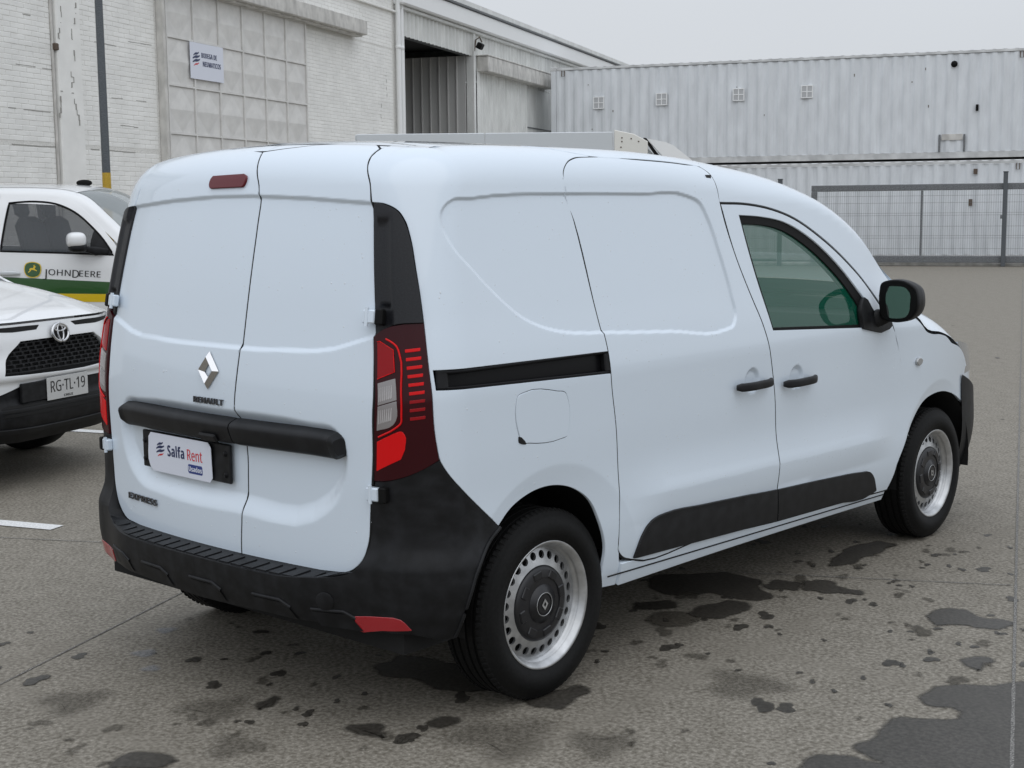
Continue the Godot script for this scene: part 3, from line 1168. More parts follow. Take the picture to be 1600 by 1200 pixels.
# ---------- containers ----------
func build_containers() -> void:
	var b := Basis(Vector3(.9233, 0, -.3841), Vector3.UP, Vector3(.3841, 0, .9233))
	var names := ["weathered white shipping container at ground level, partly behind the mesh gate", "weathered white shipping container on top, with four small square vents along its side"]
	for lv in 2:
		var y: float = [.06, 2.80][lv]
		var H: float = [2.68, 2.83][lv]
		var L := 13.72
		var t := thing("shipping_container", names[lv], "container", Transform3D(b, Vector3(-22.704, y, -28.29)), "shipping containers stacked by the gate")
		var g := Geo.new()
		corrugated(g, .16, L - .16, .17, H - .10, -.012, .28, .036, .26)
		part(t, "corrugated_side", g, M.container_paint)
		g = Geo.new()
		box(g, Vector3(L / 2, H / 2, -2.42), Vector3(L - .3, H - .2, .03))
		box(g, Vector3(L / 2, .10, -1.22), Vector3(L - .2, .06, 2.36))
		part(t, "far_side", g, M.container_paint)
		for x in [.03, L - .03]:
			g = Geo.new()
			box(g, Vector3(x, H / 2, -1.22), Vector3(.03, H - .1, 2.38))
			part(t, "end_wall", g, M.container_paint)
		for x in [.075, L - .075]:
			for z in [-.075, -2.365]:
				bx(t, "corner_post", Vector3(x, H / 2, z + .004), Vector3(.15, H - .02, .15), M.container_paint, .01)
				for yy in [.06, H - .055]:
					bx(t, "corner_casting", Vector3(x, yy, z), Vector3(.178, .118, .162), M.container_rail, .008)
		bx(t, "bottom_rail", Vector3(L / 2, .085, -.045), Vector3(L - .34, .165, .06), M.container_rail, .006)
		bx(t, "underframe", Vector3(L / 2, .06, -1.22), Vector3(L - .36, .10, 2.2), M.dark_gap)
		bx(t, "top_rail", Vector3(L / 2, H - .055, -.035), Vector3(L - .34, .07, .066), M.container_rail, .005)
		g = Geo.new()
		corrugated(g, .17, L - .17, -2.35, -.06, 0.0, .28, .02, .26)
		var r := part(t, "roof_sheet", g, M.container_rail)
		r.transform = Transform3D(Basis(Vector3.RIGHT, -PI / 2), Vector3(0, H - .01, 0))
		r.transform = Transform3D(Basis(Vector3(1, 0, 0), Vector3(0, 0, 1), Vector3(0, 1, 0)), Vector3(0, H - .008, 0))
		for x in [.37, L - .84]:
			g = Geo.new()
			tube(g, [Vector3(x - .04, H - .1, .0), Vector3(x - .04, H - .26, .015), Vector3(x + .04, H - .26, .015), Vector3(x + .04, H - .1, .0)], .013, 6)
			part(t, "lashing_hook", g, M.rust)
		if lv == 1:
			for v in [[1.44, 1.78], [3.29, 1.82], [5.48, 1.87], [7.36, 1.885]]:
				var vent := Node3D.new()
				vent.name = "vent"
				t.add_child(vent, true)
				var c := Vector3(v[0], v[1], .0)
				bx(vent, "vent_plate", c, Vector3(.33, .35, .03), M.container_rail, .004)
				for k in 3:
					bx(vent, "vent_bar", c + Vector3(lerpf(-.15, .15, k / 2.0), 0, .022), Vector3(.028, .34, .02), M.fascia_white, .003)
					bx(vent, "vent_bar", c + Vector3(0, lerpf(-.16, .16, k / 2.0), .021), Vector3(.32, .026, .018), M.fascia_white, .003)
				for a in [-1, 1]:
					for e in [-1, 1]:
						bx(vent, "louvre", c + Vector3(a * .076, e * .08, .016), Vector3(.118, .128, .012), M.louvre, .002)
			g = Geo.new()
			lathe(g, [Vector2(0, .03), Vector2(.07, .03), Vector2(.085, 0)], 20, Transform3D(Basis(Vector3.RIGHT, PI / 2), Vector3(11.2, 2.47, -.01)))
			part(t, "port_cover", g, M.rubber)
			bx(t, "number_tag", Vector3(11.81, 1.31, .0), Vector3(.07, .17, .02), M.rubber, .003)
			g = Geo.new()
			for x in [10.88, 11.51]:
				box(g, Vector3(x, .40, .004), Vector3(.05, .46, .03), .004)
			part(t, "side_bracket", g, M.galvanised)
			g = Geo.new()
			box(g, Vector3(11.2, .56, .0), Vector3(.54, .16, .018), .004)
			part(t, "worn_patch", g, M.dirty_concrete)
			for k in 9:
				bx(t, "dent_mark", Vector3(rng.randf_range(.5, 13.2), rng.randf_range(.3, 2.5), -.010), Vector3(.012 + .014 * rng.randf(), .03 + .05 * rng.randf(), .004), M.rust, .001)
		else:
			bx(t, "number_tag", Vector3(11.82, 2.38, .0), Vector3(.10, .14, .02), M.rust, .003)
			bx(t, "number_tag", Vector3(11.72, 1.56, .0), Vector3(.09, .18, .02), M.rust, .003)
	var kerb := thing("kerb", "low pale concrete kerb under the mesh gate", "kerb", Transform3D(b, Vector3(-10.322, 0, -31.235)))
	kerb.set_meta("kind", "structure")
	bx(kerb, "kerb_stone", Vector3(-3, .045, -.35), Vector3(24, .09, .45), M.dirty_concrete, .02)


func build_gate() -> void:
	var b := Basis(Vector3(.9233, 0, -.3841), Vector3.UP, Vector3(.3841, 0, .9233))
	var at := Transform3D(b, Vector3(-10.322, 0, -31.235))
	var g: Geo
	for sec in [[-4.8, 5.5, true], [-10.5, -5.66, false]]:
		var t := thing("mesh_gate" if sec[2] else "mesh_fence", "long galvanised sliding gate with wire mesh in front of the lower container" if sec[2] else "short length of wire mesh fence left of the sliding gate, seen through the van window", "gate" if sec[2] else "fence", at)
		var m: Material = M.galvanised
		if sec[2]:
			bx(t, "top_rail", Vector3(.35, 2.015, -.06), Vector3(10.3, .16, .10), m, .01)
			bx(t, "bottom_rail", Vector3(.35, .18, -.06), Vector3(10.3, .17, .10), m, .01)
			bx(t, "end_stile", Vector3(-4.725, 1.1, -.06), Vector3(.15, 1.66, .10), m, .01)
			bx(t, "end_stile", Vector3(5.425, 1.1, -.06), Vector3(.15, 1.66, .10), m, .01)
			for x in [-2.01, 2.9]:
				bx(t, "upright", Vector3(x, 1.1, -.06), Vector3(.055, 1.66, .05), m, .005)
		else:
			bx(t, "top_rail", Vector3(-8.1, 2.0, -.06), Vector3(4.8, .05, .05), m, .006)
			bx(t, "bottom_rail", Vector3(-8.1, .16, -.06), Vector3(4.8, .05, .05), m, .006)
		g = Geo.new()
		var x: float = sec[0] + .08
		while x < sec[1]:
			box(g, Vector3(x, 1.1, -.06), Vector3(.0048, 1.7, .0048))
			x += .055
		for y in [.45, .72, .78, 1.02, 1.30, 1.36, 1.62, 1.80]:
			box(g, Vector3((sec[0] + sec[1]) / 2, y, -.053), Vector3(sec[1] - sec[0] - .1, .006, .006))
		part(t, "wire_mesh", g, m, "", "stuff")
	for p in [[0.0, 2.36, "round grey steel gate post, the taller one in the middle of the mesh gate"], [-5.6, 2.26, "grey steel post standing behind the van windscreen pillar, left of the gate"]]:
		var t := thing("gate_post", p[2], "post", at * Transform3D(Basis(), Vector3(p[0], 0, .06)), "posts of the mesh gate")
		bx(t, "shaft", Vector3(0, p[1] / 2, 0), Vector3(.11, p[1], .11), M.pole_grey, .012)
		bx(t, "cap", Vector3(0, p[1] + .01, 0), Vector3(.13, .03, .13), M.pole_grey, .006)
		bx(t, "latch", Vector3(-.07, 1.25, .02), Vector3(.06, .09, .05), M.galvanised, .006)


func build_pole() -> void:
	var t := thing("lamp_pole", "tall dark grey steel pole with a yellow painted foot in front of the brick wall", "pole", Transform3D(Basis(), Vector3(-11.50, 0, -6.31)))
	var g := Geo.new()
	lathe(g, [Vector2(.040, 7.5), Vector2(.050, 2.04)], 20)
	part(t, "shaft", g, M.pole_grey)
	g = Geo.new()
	lathe(g, [Vector2(.0515, 2.04), Vector2(.054, .05)], 20)
	part(t, "yellow_foot", g, M.yellow_paint)
	bx(t, "base_plate", Vector3(0, .02, 0), Vector3(.3, .03, .3), M.pole_grey, .005)


func build_trailer() -> void:
	var b := Basis(Vector3(.7498, 0, -.6616), Vector3.UP, Vector3(.6616, 0, .7498))
	var t := thing("flatbed_trailer", "grey dropside flatbed trailer with white head board, only its top showing over the van roof", "trailer", Transform3D(b, Vector3(-7.692, 0, -6.986)))
	for k in 2:
		var z: float = [0.0, -2.0][k]
		bx(t, "side_board", Vector3(.69, 2.22, z), Vector3(1.38, .29, .04), M.aluminium, .006)
		bx(t, "side_board", Vector3(2.075, 2.22, z), Vector3(1.38, .29, .04), M.aluminium, .006)
		bx(t, "board_rail", Vector3(1.38, 2.07, z + .004), Vector3(2.77, .03, .05), M.fascia_white, .006)
		bx(t, "lower_board", Vector3(1.38, 1.80, z - .01), Vector3(2.77, .5, .03), M.aluminium, .004)
	bx(t, "tail_board", Vector3(.0, 2.0, -1.0), Vector3(.04, .72, 1.95), M.aluminium, .006)
	bx(t, "floor", Vector3(1.4, 1.5, -1.0), Vector3(2.8, .12, 2.05), M.galvanised, .01)
	var g := Geo.new()
	prism(g, PackedVector2Array([Vector2(2.78, 1.3), Vector2(3.14, 1.3), Vector2(3.14, 2.26), Vector2(2.99, 2.34), Vector2(2.78, 2.385)]), .05, Transform3D(Basis(), Vector3(0, 0, -.02)), .006)
	part(t, "corner_plate", g, M.cream_paint)
	bx(t, "head_board", Vector3(3.0, 1.82, -1.05), Vector3(.06, .95, 1.95), M.cream_paint, .006)
	for p in [[2.86, 2.30], [2.86, 2.26], [2.96, 2.29], [3.04, 2.26], [2.85, 2.2]]:
		bx(t, "bolt", Vector3(p[0], p[1], .032), Vector3(.014, .014, .008), M.rust, .002)
	# the leaning white cover with a black edge
	g = Geo.new()
	prism(g, PackedVector2Array([Vector2(3.12, 2.295), Vector2(3.34, 2.25), Vector2(3.42, 2.215), Vector2(3.78, 1.93), Vector2(3.78, 1.3), Vector2(3.55, 1.3), Vector2(3.42, 1.98)]), .05, Transform3D(Basis(), Vector3(0, 0, -.05)), .008)
	part(t, "sloping_cover", g, M.fascia_white)
	g = Geo.new()
	prism(g, PackedVector2Array([Vector2(3.095, 2.30), Vector2(3.125, 2.295), Vector2(3.33, 2.02), Vector2(3.30, 2.0)]), .07, Transform3D(Basis(), Vector3(0, 0, -.05)))
	part(t, "black_seal", g, M.rubber)
	g = Geo.new()
	prism(g, PackedVector2Array([Vector2(3.14, 1.2), Vector2(3.6, 1.2), Vector2(3.6, 1.8), Vector2(3.30, 2.03), Vector2(3.14, 2.2)]), .04, Transform3D(Basis(), Vector3(0, 0, -.12)))
	part(t, "cover_side", g, M.aluminium)
	for x in [.5, 2.2]:
		for z in [-.1, -1.9]:
			var w := simple_wheel(t, .42, .26)
			w.position = Vector3(x, .42, z)
			w.rotation.y = PI / 2 if z > -1 else -PI / 2
	bx(t, "chassis", Vector3(1.5, 1.30, -1.0), Vector3(3.6, .27, 1.0), M.dark_gap)
	for x in [.5, 2.2]:
		bx(t, "axle", Vector3(x, .42, -1.0), Vector3(.12, .12, 1.7), M.dark_gap, .02)
		for z in [-.6, -1.4]:
			bx(t, "spring_hanger", Vector3(x, .85, z), Vector3(.5, .75, .08), M.dark_gap, .02)


func simple_wheel(parent: Node, r: float, w: float) -> Node3D:  # axle along x; +x outwards is -z turned by the caller
	var o := Node3D.new()
	o.name = "wheel"
	parent.add_child(o, true)
	var out := Transform3D(Basis(Vector3(0, 1, 0), Vector3(1, 0, 0), Vector3(0, 0, -1)), Vector3.ZERO)
	var g := Geo.new()
	lathe(g, [Vector2(r * .62, w * .40), Vector2(r * .70, w * .48), Vector2(r * .85, w * .5), Vector2(r * .96, w * .42), Vector2(r, w * .3), Vector2(r, -w * .3), Vector2(r * .96, -w * .42), Vector2(r * .7, -w * .48), Vector2(r * .62, -w * .4)], 40, out)
	part(o, "tyre", g, M.tyre)
	g = Geo.new()
	lathe(g, [Vector2(.001, w * .30), Vector2(r * .2, w * .30), Vector2(r * .25, w * .24), Vector2(r * .55, w * .30), Vector2(r * .63, w * .42), Vector2(r * .645, w * .40), Vector2(r * .6, -w * .4)], 40, out)
	part(o, "rim", g, M.steel)
	return o


# ---------- the pickup ----------
func build_pickup() -> void:
	var t := thing("pickup_truck", "white pickup with green and yellow side stripes, left of and behind the van", "pickup", Transform3D(Basis(Vector3(.6616, 0, .7498), Vector3.UP, Vector3(-.7498, 0, .6616)), Vector3(-9.578, 0, -5.173)))
	var W := Lut.new([.3, .86, .5, .905, .75, .925, .95, .918, 1.1, .902, 1.18, .888, 1.4, .805, 1.6, .73, 1.72, .67, 1.85, .62])
	var T := Lut.new([-3.4, 1.20, -2.2, 1.22, -2.05, 1.78, -1.5, 1.82, -.6, 1.815, -.30, 1.785, -.10, 1.715, .12, 1.535, .33, 1.345, .52, 1.19, .8, 1.13, 1.6, 1.06, 1.95, .95])
	var side := func(f: float, v: float, off: float) -> Vector3:
		var y0 := T.at(f) - 0.09
		var th := 0.0
		var y := v
		var d := 0.0
		if v > y0:
			th = minf((v - y0) / 0.09, PI / 2)
			y = y0 + 0.09 * sin(th)
			d = 0.09 * (1 - cos(th))
		var b := maxf(0, f - .9)
		return Vector3(W.at(y) - d - 0.10 * b * b + off * cos(th), y + off * sin(th), -f)
	var white: Material = M.car_paint
	var plain := func(s, v): return side.call(s, v, 0.0)
	var over := func(s, v): return side.call(s, v, 0.004)
	var g := Geo.new()
	var win := curve([-.88, 1.66, -.88, 1.66, -.62, 1.672, -.40, 1.645, -.20, 1.56, -.02, 1.415, .12, 1.27, .225, 1.125, .225, 1.125, -.2, 1.145, -.93, 1.172, -.93, 1.172, -.91, 1.42], true, 5)
	panel(g, plain, curve([-1.0, .42, -1.0, .42, .20, .42, .20, .42, .255, .70, .275, .95, .28, 1.12, .262, 1.19, .15, 1.335, 0, 1.49, -.17, 1.635, -.36, 1.72, -.60, 1.755, -.98, 1.752, -.98, 1.752, -1.0, 1.2], true, 5), .03, .003, [win])
	both(t, "front_door", g, white)
	g = Geo.new()
	panel(g, func(s, v): return side.call(s, v, -.010), win, .06, -.004, [], 0.0)
	both(t, "side_window", g, M.car_glass)
	g = Geo.new()
	var ring := []
	for p in win:
		ring.append(side.call(p.x, p.y, -.002))
	ring.append(ring[0])
	tube(g, ring, .011, 6, false)
	both(t, "window_seal", g, M.rubber)
	g = Geo.new()
	var win2 := curve([-1.9, 1.62, -1.9, 1.62, -1.4, 1.67, -1.08, 1.672, -1.08, 1.672, -1.10, 1.18, -1.10, 1.18, -1.95, 1.20, -1.95, 1.20], true, 3)
	panel(g, plain, curve([-2.05, .42, -2.05, .42, -1.0, .42, -1.0, .42, -1.0, 1.2, -.98, 1.752, -.98, 1.752, -1.6, 1.752, -2.03, 1.70, -2.03, 1.70, -2.08, 1.2], true, 4), .04, .003, [win2])
	both(t, "rear_door", g, white)
	g = Geo.new()
	panel(g, func(s, v): return side.call(s, v, -.010), win2, .08, -.004, [], 0.0)
	both(t, "side_window", g, M.car_glass)
	g = Geo.new()
	var arch := [1.62, .42, 1.58, .62, 1.44, .80, 1.22, .86, 1.0, .80, .86, .62, .82, .42]
	panel(g, plain, curve([.20, .42, .255, .70, .275, .95, .28, 1.12, .45, 1.16, .80, 1.115, 1.6, 1.045, 1.9, .93, 1.9, .93, 1.95, .45, 1.95, .45, 1.62, .42, 1.62, .42] + arch + [.82, .42, .20, .42], true, 4), .04, .003)
	both(t, "front_fender", g, white)
	g = Geo.new()
	panel(g, plain, curve([-3.6, .50, -3.6, .50, -3.0, .50, -2.95, .80, -2.6, .92, -2.25, .80, -2.2, .42, -2.2, .42, -2.08, .42, -2.08, .42, -2.10, 1.10, -2.10, 1.10, -3.6, 1.12, -3.6, 1.12], true, 4), .06, .003)
	both(t, "bed_side", g, white)
	# cab rail, roof, windscreen, bonnet
	g = Geo.new()
	grid(g, func(u, v): return side.call(lerpf(-2.04, .53, u), lerpf(T.at(lerpf(-2.04, .53, u)) - .17, T.at(lerpf(-2.04, .53, u)) + .052, v), -.004), 60, 10)
	both(t, "cab_rail", g, white)
	var roofp := func(f: float, w: float) -> Vector3:
		var e: Vector3 = side.call(f, T.at(f) + .052, -.001)
		return Vector3(e.x * (1 - w), e.y + .045 * (1 - (1 - w) * (1 - w)), e.z - .22 * (1 - (1 - w) * (1 - w)) * sst(-1.0, .1, f))
	g = Geo.new()
	grid(g, func(u, v): return roofp.call(lerpf(-2.04, -.22, u), v), 30, 8)
	both(t, "roof", g, white)
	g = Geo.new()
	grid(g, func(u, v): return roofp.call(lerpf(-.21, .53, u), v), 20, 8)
	both(t, "windscreen", g, M.sky_sheen_glass)
	g = Geo.new()
	grid(g, func(u, v): return roofp.call(lerpf(.53, 1.95, u), v), 20, 8)
	both(t, "bonnet", g, white)
	bx(t, "nose", Vector3(0, .72, -2.0), Vector3(1.5, .5, .16), M.black_plastic, .05)
	bx(t, "cab_back", Vector3(0, 1.1, 2.06), Vector3(1.6, 1.3, .04), M.dark_inside)
	bx(t, "floor", Vector3(0, .5, .6), Vector3(1.6, .2, 5.0), M.dark_gap)
	bx(t, "dashboard", Vector3(0, 1.0, -.25), Vector3(1.6, .22, .5), M.dash_grey, .06)
	for x in [-.42, .42]:
		var seat := Node3D.new()
		seat.name = "seat"
		t.add_child(seat, true)
		bx(seat, "backrest", Vector3(x, 1.15, .72), Vector3(.5, .75, .18), M.seat_cloth, .07, Basis(Vector3.RIGHT, .22))
		bx(seat, "headrest", Vector3(x, 1.60, .86), Vector3(.26, .18, .1), M.seat_cloth, .04, Basis(Vector3.RIGHT, .2))
	# mirror, handle
	for sd in 2:
		var cap := Geo.new()
		blob(cap, Vector3(1.06, 1.280, .10), Vector3(.27, .165, .20), Basis(Vector3.UP, .35))
		var low := Geo.new()
		blob(low, Vector3(1.05, 1.205, .09), Vector3(.26, .10, .185), Basis(Vector3.UP, .35))
		var foot := Geo.new()
		sweep_rect(foot, [Vector3(1.02, 1.19, .02), Vector3(.95, 1.165, -.06), Vector3(.885, 1.16, -.16)], Vector3.UP, .09, .07)
		var tri := Geo.new()
		panel(tri, func(s, v): return side.call(s, v, .002), curve([.01, 1.37, .22, 1.13, .22, 1.13, -.02, 1.14, -.02, 1.14], true, 2), .05, 0.0, [], .01)
		part(t, "mirror_cap", cap if sd == 0 else cap.mirrored(), white)
		part(t, "mirror_base", low if sd == 0 else low.mirrored(), M.black_plastic)
		part(t, "mirror_foot", foot if sd == 0 else foot.mirrored(), M.black_plastic)
		part(t, "mirror_triangle", tri if sd == 0 else tri.mirrored(), M.black_plastic)
	g = Geo.new()
	sweep_rect(g, [side.call(-.96, .945, .01), side.call(-.90, .948, .035), side.call(-.80, .95, .038), side.call(-.73, .948, .012)], Vector3.UP, .045, .03)
	part(t, "door_handle", g, M.aluminium)
	g = Geo.new()
	blob(g, Vector3(.05, 1.87, .30), Vector3(.05, .07, .17), Basis(), 2.2)
	part(t, "roof_aerial", g, M.rubber)
	# stripes and lettering
	g = Geo.new()
	panel(g, over, curve([-2.0, .955, -2.0, .955, -1.0, .915, .25, .845, .25, .845, .235, .728, .235, .728, -1.0, .752, -2.0, .77, -2.0, .77], true, 3), .05, 0.0, [], .002)
	both(t, "green_stripe", g, M.green_stripe)
	g = Geo.new()
	panel(g, over, curve([-2.0, .767, -2.0, .767, -1.0, .749, .234, .725, .234, .725, .222, .645, .222, .645, -1.0, .67, -2.0, .68, -2.0, .68], true, 3), .05, 0.0, [], .002)
	both(t, "yellow_stripe", g, M.yellow_stripe)
	var fr := func(f: float, y: float) -> Transform3D:
		var p: Vector3 = side.call(f, y, .004)
		var x: Vector3 = (side.call(f + .05, y - .002, .004) - p).normalized()
		var up: Vector3 = (side.call(f, y + .05, .004) - p).normalized()
		var z := x.cross(up).normalized()
		return Transform3D(Basis(x, z.cross(x), z), p)
	var tilt := Transform3D(Basis(Vector3.BACK, -.022), Vector3.ZERO)
	for w in [["J", -.465, .942, .085, 1.2], ["OHN", -.325, .950, .060, 1.35], ["D", -.165, .935, .078, 1.2], ["EERE", -.02, .933, .060, 1.3]]:
		text(t, "door_lettering", w[0], M.ink_black, w[3], fr.call(w[1], w[2]) * tilt, .002, "Droid Sans", 400, w[4])
	var e: Transform3D = fr.call(-.60, .985) * tilt
	g = Geo.new()
	prism(g, curve([-.075, .055, 0, .078, .075, .055, .068, -.06, .04, -.078, -.04, -.078, -.068, -.06], true, 4), .002, e)
	part(t, "door_emblem", g, M.yellow_stripe)
	g = Geo.new()
	prism(g, curve([-.067, .050, 0, .070, .067, .050, .061, -.055, .036, -.070, -.036, -.070, -.061, -.055], true, 4), .003, e)
	part(t, "door_emblem", g, M.green_stripe)
	g = Geo.new()
	prism(g, PackedVector2Array([Vector2(-.046, -.030), Vector2(-.030, -.014), Vector2(-.034, .004), Vector2(-.018, .014), Vector2(.002, .014), Vector2(.010, .028), Vector2(.004, .050), Vector2(.014, .036), Vector2(.022, .052), Vector2(.022, .034), Vector2(.036, .028), Vector2(.024, .020), Vector2(.022, .006), Vector2(.046, -.010), Vector2(.042, -.016), Vector2(.014, -.006), Vector2(-.012, -.004), Vector2(-.018, -.016), Vector2(-.040, -.036)]), .004, e)
	part(t, "door_emblem", g, M.yellow_stripe)
	for p in [[.83, -1.22], [-.83, -1.22], [.83, 2.6], [-.83, 2.6]]:
		var w := simple_wheel(t, .385, .26)
		w.position = Vector3(p[0], .385, p[1])
		w.rotation.y = 0.0 if p[0] > 0 else PI


# ---------- the crossover whose nose shows at the left ----------
func build_suv() -> void:
	var t := thing("crossover_car", "white crossover car with black honeycomb grille and front number plate, left of the van", "car", Transform3D(Basis(Vector3(.349, 0, .937), Vector3.UP, Vector3(-.937, 0, .349)), Vector3(-5.835, 0, -.207)))
	var P := Lut.new([.20, -.12, .28, -.04, .36, .015, .45, .03, .52, .0, .60, .0, .635, .022, .68, .015, .76, -.015, .85, -.03, .90, -.045, .95, -.06, .985, -.085, 1.02, -.14])
	var face := func(u: float, y: float, off: float) -> Vector3:
		var a := maxf(0, absf(u) - .30)
		return Vector3(-u, y, -(2.3 - 1.15 * a * a - 2.2 * pow(maxf(0, absf(u) - .62), 2.0) + P.at(y) + off))
	var white: Material = M.car_paint
	var black: Material = M.black_plastic
	var lay := func(called: String, o: PackedVector2Array, off: float, m: Material, rim := .012, holes := []) -> MeshInstance3D:
		var gg := Geo.new()
		panel(gg, func(s, v): return face.call(s, v, off), o, .03, 0.0, holes, rim)
		return part(t, called, gg, m)
	var grille := curve([-.32, .838, -.32, .838, .32, .838, .32, .838, .44, .752, .475, .668, .475, .668, .36, .652, -.36, .652, -.475, .655, -.475, .655, -.44, .745], true, 4)
	lay.call("front_panel", curve([-.88, .93, -.88, .93, .88, .93, .88, .93, .90, .60, .90, .60, .55, .60, .48, .615, .36, .592, -.36, .592, -.48, .555, -.60, .52, -.90, .50, -.90, .50], true, 3), 0.0, white, .03, [grille])
	lay.call("grille_backing", grille, -.035, M.dark_gap, 0.0)
	for k in 8:
		var y := .668 + k * .022
		var hw := .455 - maxf(0, y - .69) * .85
		var pts := []
		for j in 33:
			var u := lerpf(-hw, hw, j / 32.0)
			pts.append(face.call(u, y, -.014))
		var gg := Geo.new()
		tube(gg, pts, .0042, 6)
		part(t, "grille_bar", gg, black)
		gg = Geo.new()
		for j in 15:
			var u := -hw + .03 + (j + (0.5 if k % 2 else 0.0)) * .062
			if u < hw - .02:
				box(gg, face.call(u, y + .011, -.016), Vector3(.018, .020, .014), .003)
		part(t, "grille_web", gg, black, "", "stuff")
	lay.call("front_bumper", curve([-.90, .34, -.90, .34, -.5, .275, 0, .262, .5, .275, .90, .34, .90, .34, .90, .60, .90, .60, .55, .598, .48, .612, .36, .589, -.36, .589, -.48, .552, -.60, .517, -.90, .497, -.90, .497], true, 3), -.006, black, .03)
	for k in 3:
		lay.call("intake_slot", curve([-.50, .425 + k * .024, -.50, .425 + k * .024, .50, .425 + k * .024, .50, .425 + k * .024, .47, .440 + k * .024, .47, .440 + k * .024, -.47, .440 + k * .024, -.47, .440 + k * .024], true, 2), -.0035, M.dark_gap, .003)
	lay.call("bumper_lip", curve([-.70, .335, -.70, .335, 0, .315, .70, .335, .70, .335, .70, .36, .70, .36, 0, .34, -.70, .36, -.70, .36], true, 3), .006, M.grey_plastic)
	for s in [-1, 1]:
		lay.call("bonnet_gap", curve([s * .17, .893, s * .17, .893, s * .55, .902, s * .62, .915, s * .62, .915, s * .30, .918, s * .14, .915, s * .14, .915], true, 2), .002, M.dark_gap, .004)
		lay.call("headlamp", curve([s * .47, .80, s * .58, .87, s * .86, .91, s * .86, .91, s * .88, .83, s * .70, .79], true, 3), .006, M.clear_lamp)
	# emblem: oval ring with two crossed ovals
	var ec: Vector3 = face.call(0.0, .862, .02)
	var ef := Transform3D(Basis(Vector3(-1, 0, 0), Vector3(0, .985, .17), Vector3(0, .17, -.985)), ec)
	var oval := func(a: float, b: float, dy: float, r: float) -> void:
		var pts := []
		for j in 37:
			pts.append(ef * Vector3(a * cos(TAU * j / 36.0), b * sin(TAU * j / 36.0) + dy, 0))
		var gg := Geo.new()
		tube(gg, pts, r, 8, false)
		part(t, "emblem_ring", gg, M.chrome)
	oval.call(.068, .052, 0, .009)
	oval.call(.024, .046, 0, .006)
	oval.call(.046, .016, .024, .006)
	var g := Geo.new()
	lathe(g, [Vector2(0, .0), Vector2(.9, .0), Vector2(1.0, -.5)], 30, ef * Transform3D(Basis(Vector3(.068, 0, 0), Vector3(0, 0, .01), Vector3(0, -.052, 0)), Vector3.ZERO))
	part(t, "emblem_back", g, M.rubber)
	# number plate
	var pf := Transform3D(Basis(Vector3(-1, 0, 0), Vector3.UP, Vector3(0, 0, -1)), face.call(0.0, .55, .02))
	bx(t, "plate_bracket", pf * Vector3(-.10, 0, -.014), Vector3(.56, .11, .02), black, .004)
	bx(t, "number_plate", pf.origin, Vector3(.36, .13, .004), M.plate_grey, .001)
	text(t, "plate_lettering", "RG·TL·19", M.ink_black, .064, pf * Transform3D(Basis(), Vector3(0, .010, .003)), .001, "Droid Sans", 400, .90)
	text(t, "plate_lettering", "CHILE", M.ink_black, .013, pf * Transform3D(Basis(), Vector3(0, -.050, .003)), .001, "Droid Sans", 700, 1.6)
	# bonnet
	g = Geo.new()
	var hood := func(u: float, v: float) -> Vector3:
		var x := lerpf(-.84, .84, u)
		var e: Vector3 = face.call(x, .935, 0.0)
		var a := absf(x) / .84
		var y := lerpf(.945, 1.135, 1 - pow(1 - v, 1.9)) - .13 * pow(a, 4.0) * v + .035 * sst(.35, .55, a) * (1 - sst(.62, .9, a)) * v
		return Vector3(-x, y, lerpf(e.z - .004, -1.12 + .12 * a * a, v))
	grid(g, hood, 48, 20)
	part(t, "bonnet", g, white)
	# the rest of the car behind the frame edge
	var W := Lut.new([.25, .84, .5, .90, .75, .925, .95, .915, 1.05, .90, 1.3, .82, 1.6, .70, 1.7, .66])
	var T := Lut.new([-2.3, 1.15, -2.1, 1.45, -1.7, 1.62, -.8, 1.69, .1, 1.67, .5, 1.52, .9, 1.30, 1.2, 1.14, 1.7, 1.06, 2.0, .99])
	var side := func(f: float, v: float, off: float) -> Vector3:
		var y0 := T.at(f) - .09
		var th := 0.0
		var y := v
		var d := 0.0
		if v > y0:
			th = minf((v - y0) / .09, PI / 2)
			y = y0 + .09 * sin(th)
			d = .09 * (1 - cos(th))
		var b := maxf(0, f - 1.5)
		return Vector3(W.at(y) - d - .06 * b * b + off, y, -f)
	g = Geo.new()
	var win := curve([-1.7, 1.50, -1.2, 1.585, 0, 1.56, .45, 1.38, .8, 1.13, .8, 1.13, -1.8, 1.18, -1.8, 1.18], true, 4)
	panel(g, func(s, v): return side.call(s, v, 0.0), curve([-2.25, .45, -2.25, .45, -1.72, .45, -1.68, .68, -1.35, .78, -1.02, .68, -.98, .32, -.98, .32, .93, .32, .93, .32, 1.0, .66, 1.33, .78, 1.66, .66, 1.72, .45, 1.72, .45, 2.0, .45, 2.0, .45, 2.0, .90, 2.0, .90, 1.2, 1.10, .9, 1.26, .5, 1.48, .1, 1.64, -.8, 1.66, -1.7, 1.58, -2.15, 1.35, -2.25, 1.0], true, 4), .05, .003, [win])
	both(t, "body_side", g, white)
	g = Geo.new()
	panel(g, func(s, v): return side.call(s, v, -.01), win, .08, 0.0, [], 0.0)
	both(t, "side_window", g, M.car_glass)
	var roofp := func(f: float, w: float) -> Vector3:
		var e: Vector3 = side.call(f, T.at(f) - .03, -.002)
		return Vector3(e.x * (1 - w), e.y + .07 * (1 - (1 - w) * (1 - w)), e.z - .15 * (1 - (1 - w) * (1 - w)) * sst(-.2, .3, f))
	g = Geo.new()
	grid(g, func(u, v): return roofp.call(lerpf(-2.2, .10, u), v), 30, 8)
	both(t, "roof", g, white)
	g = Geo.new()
	grid(g, func(u, v): return roofp.call(lerpf(.11, 1.15, u), v), 20, 8)
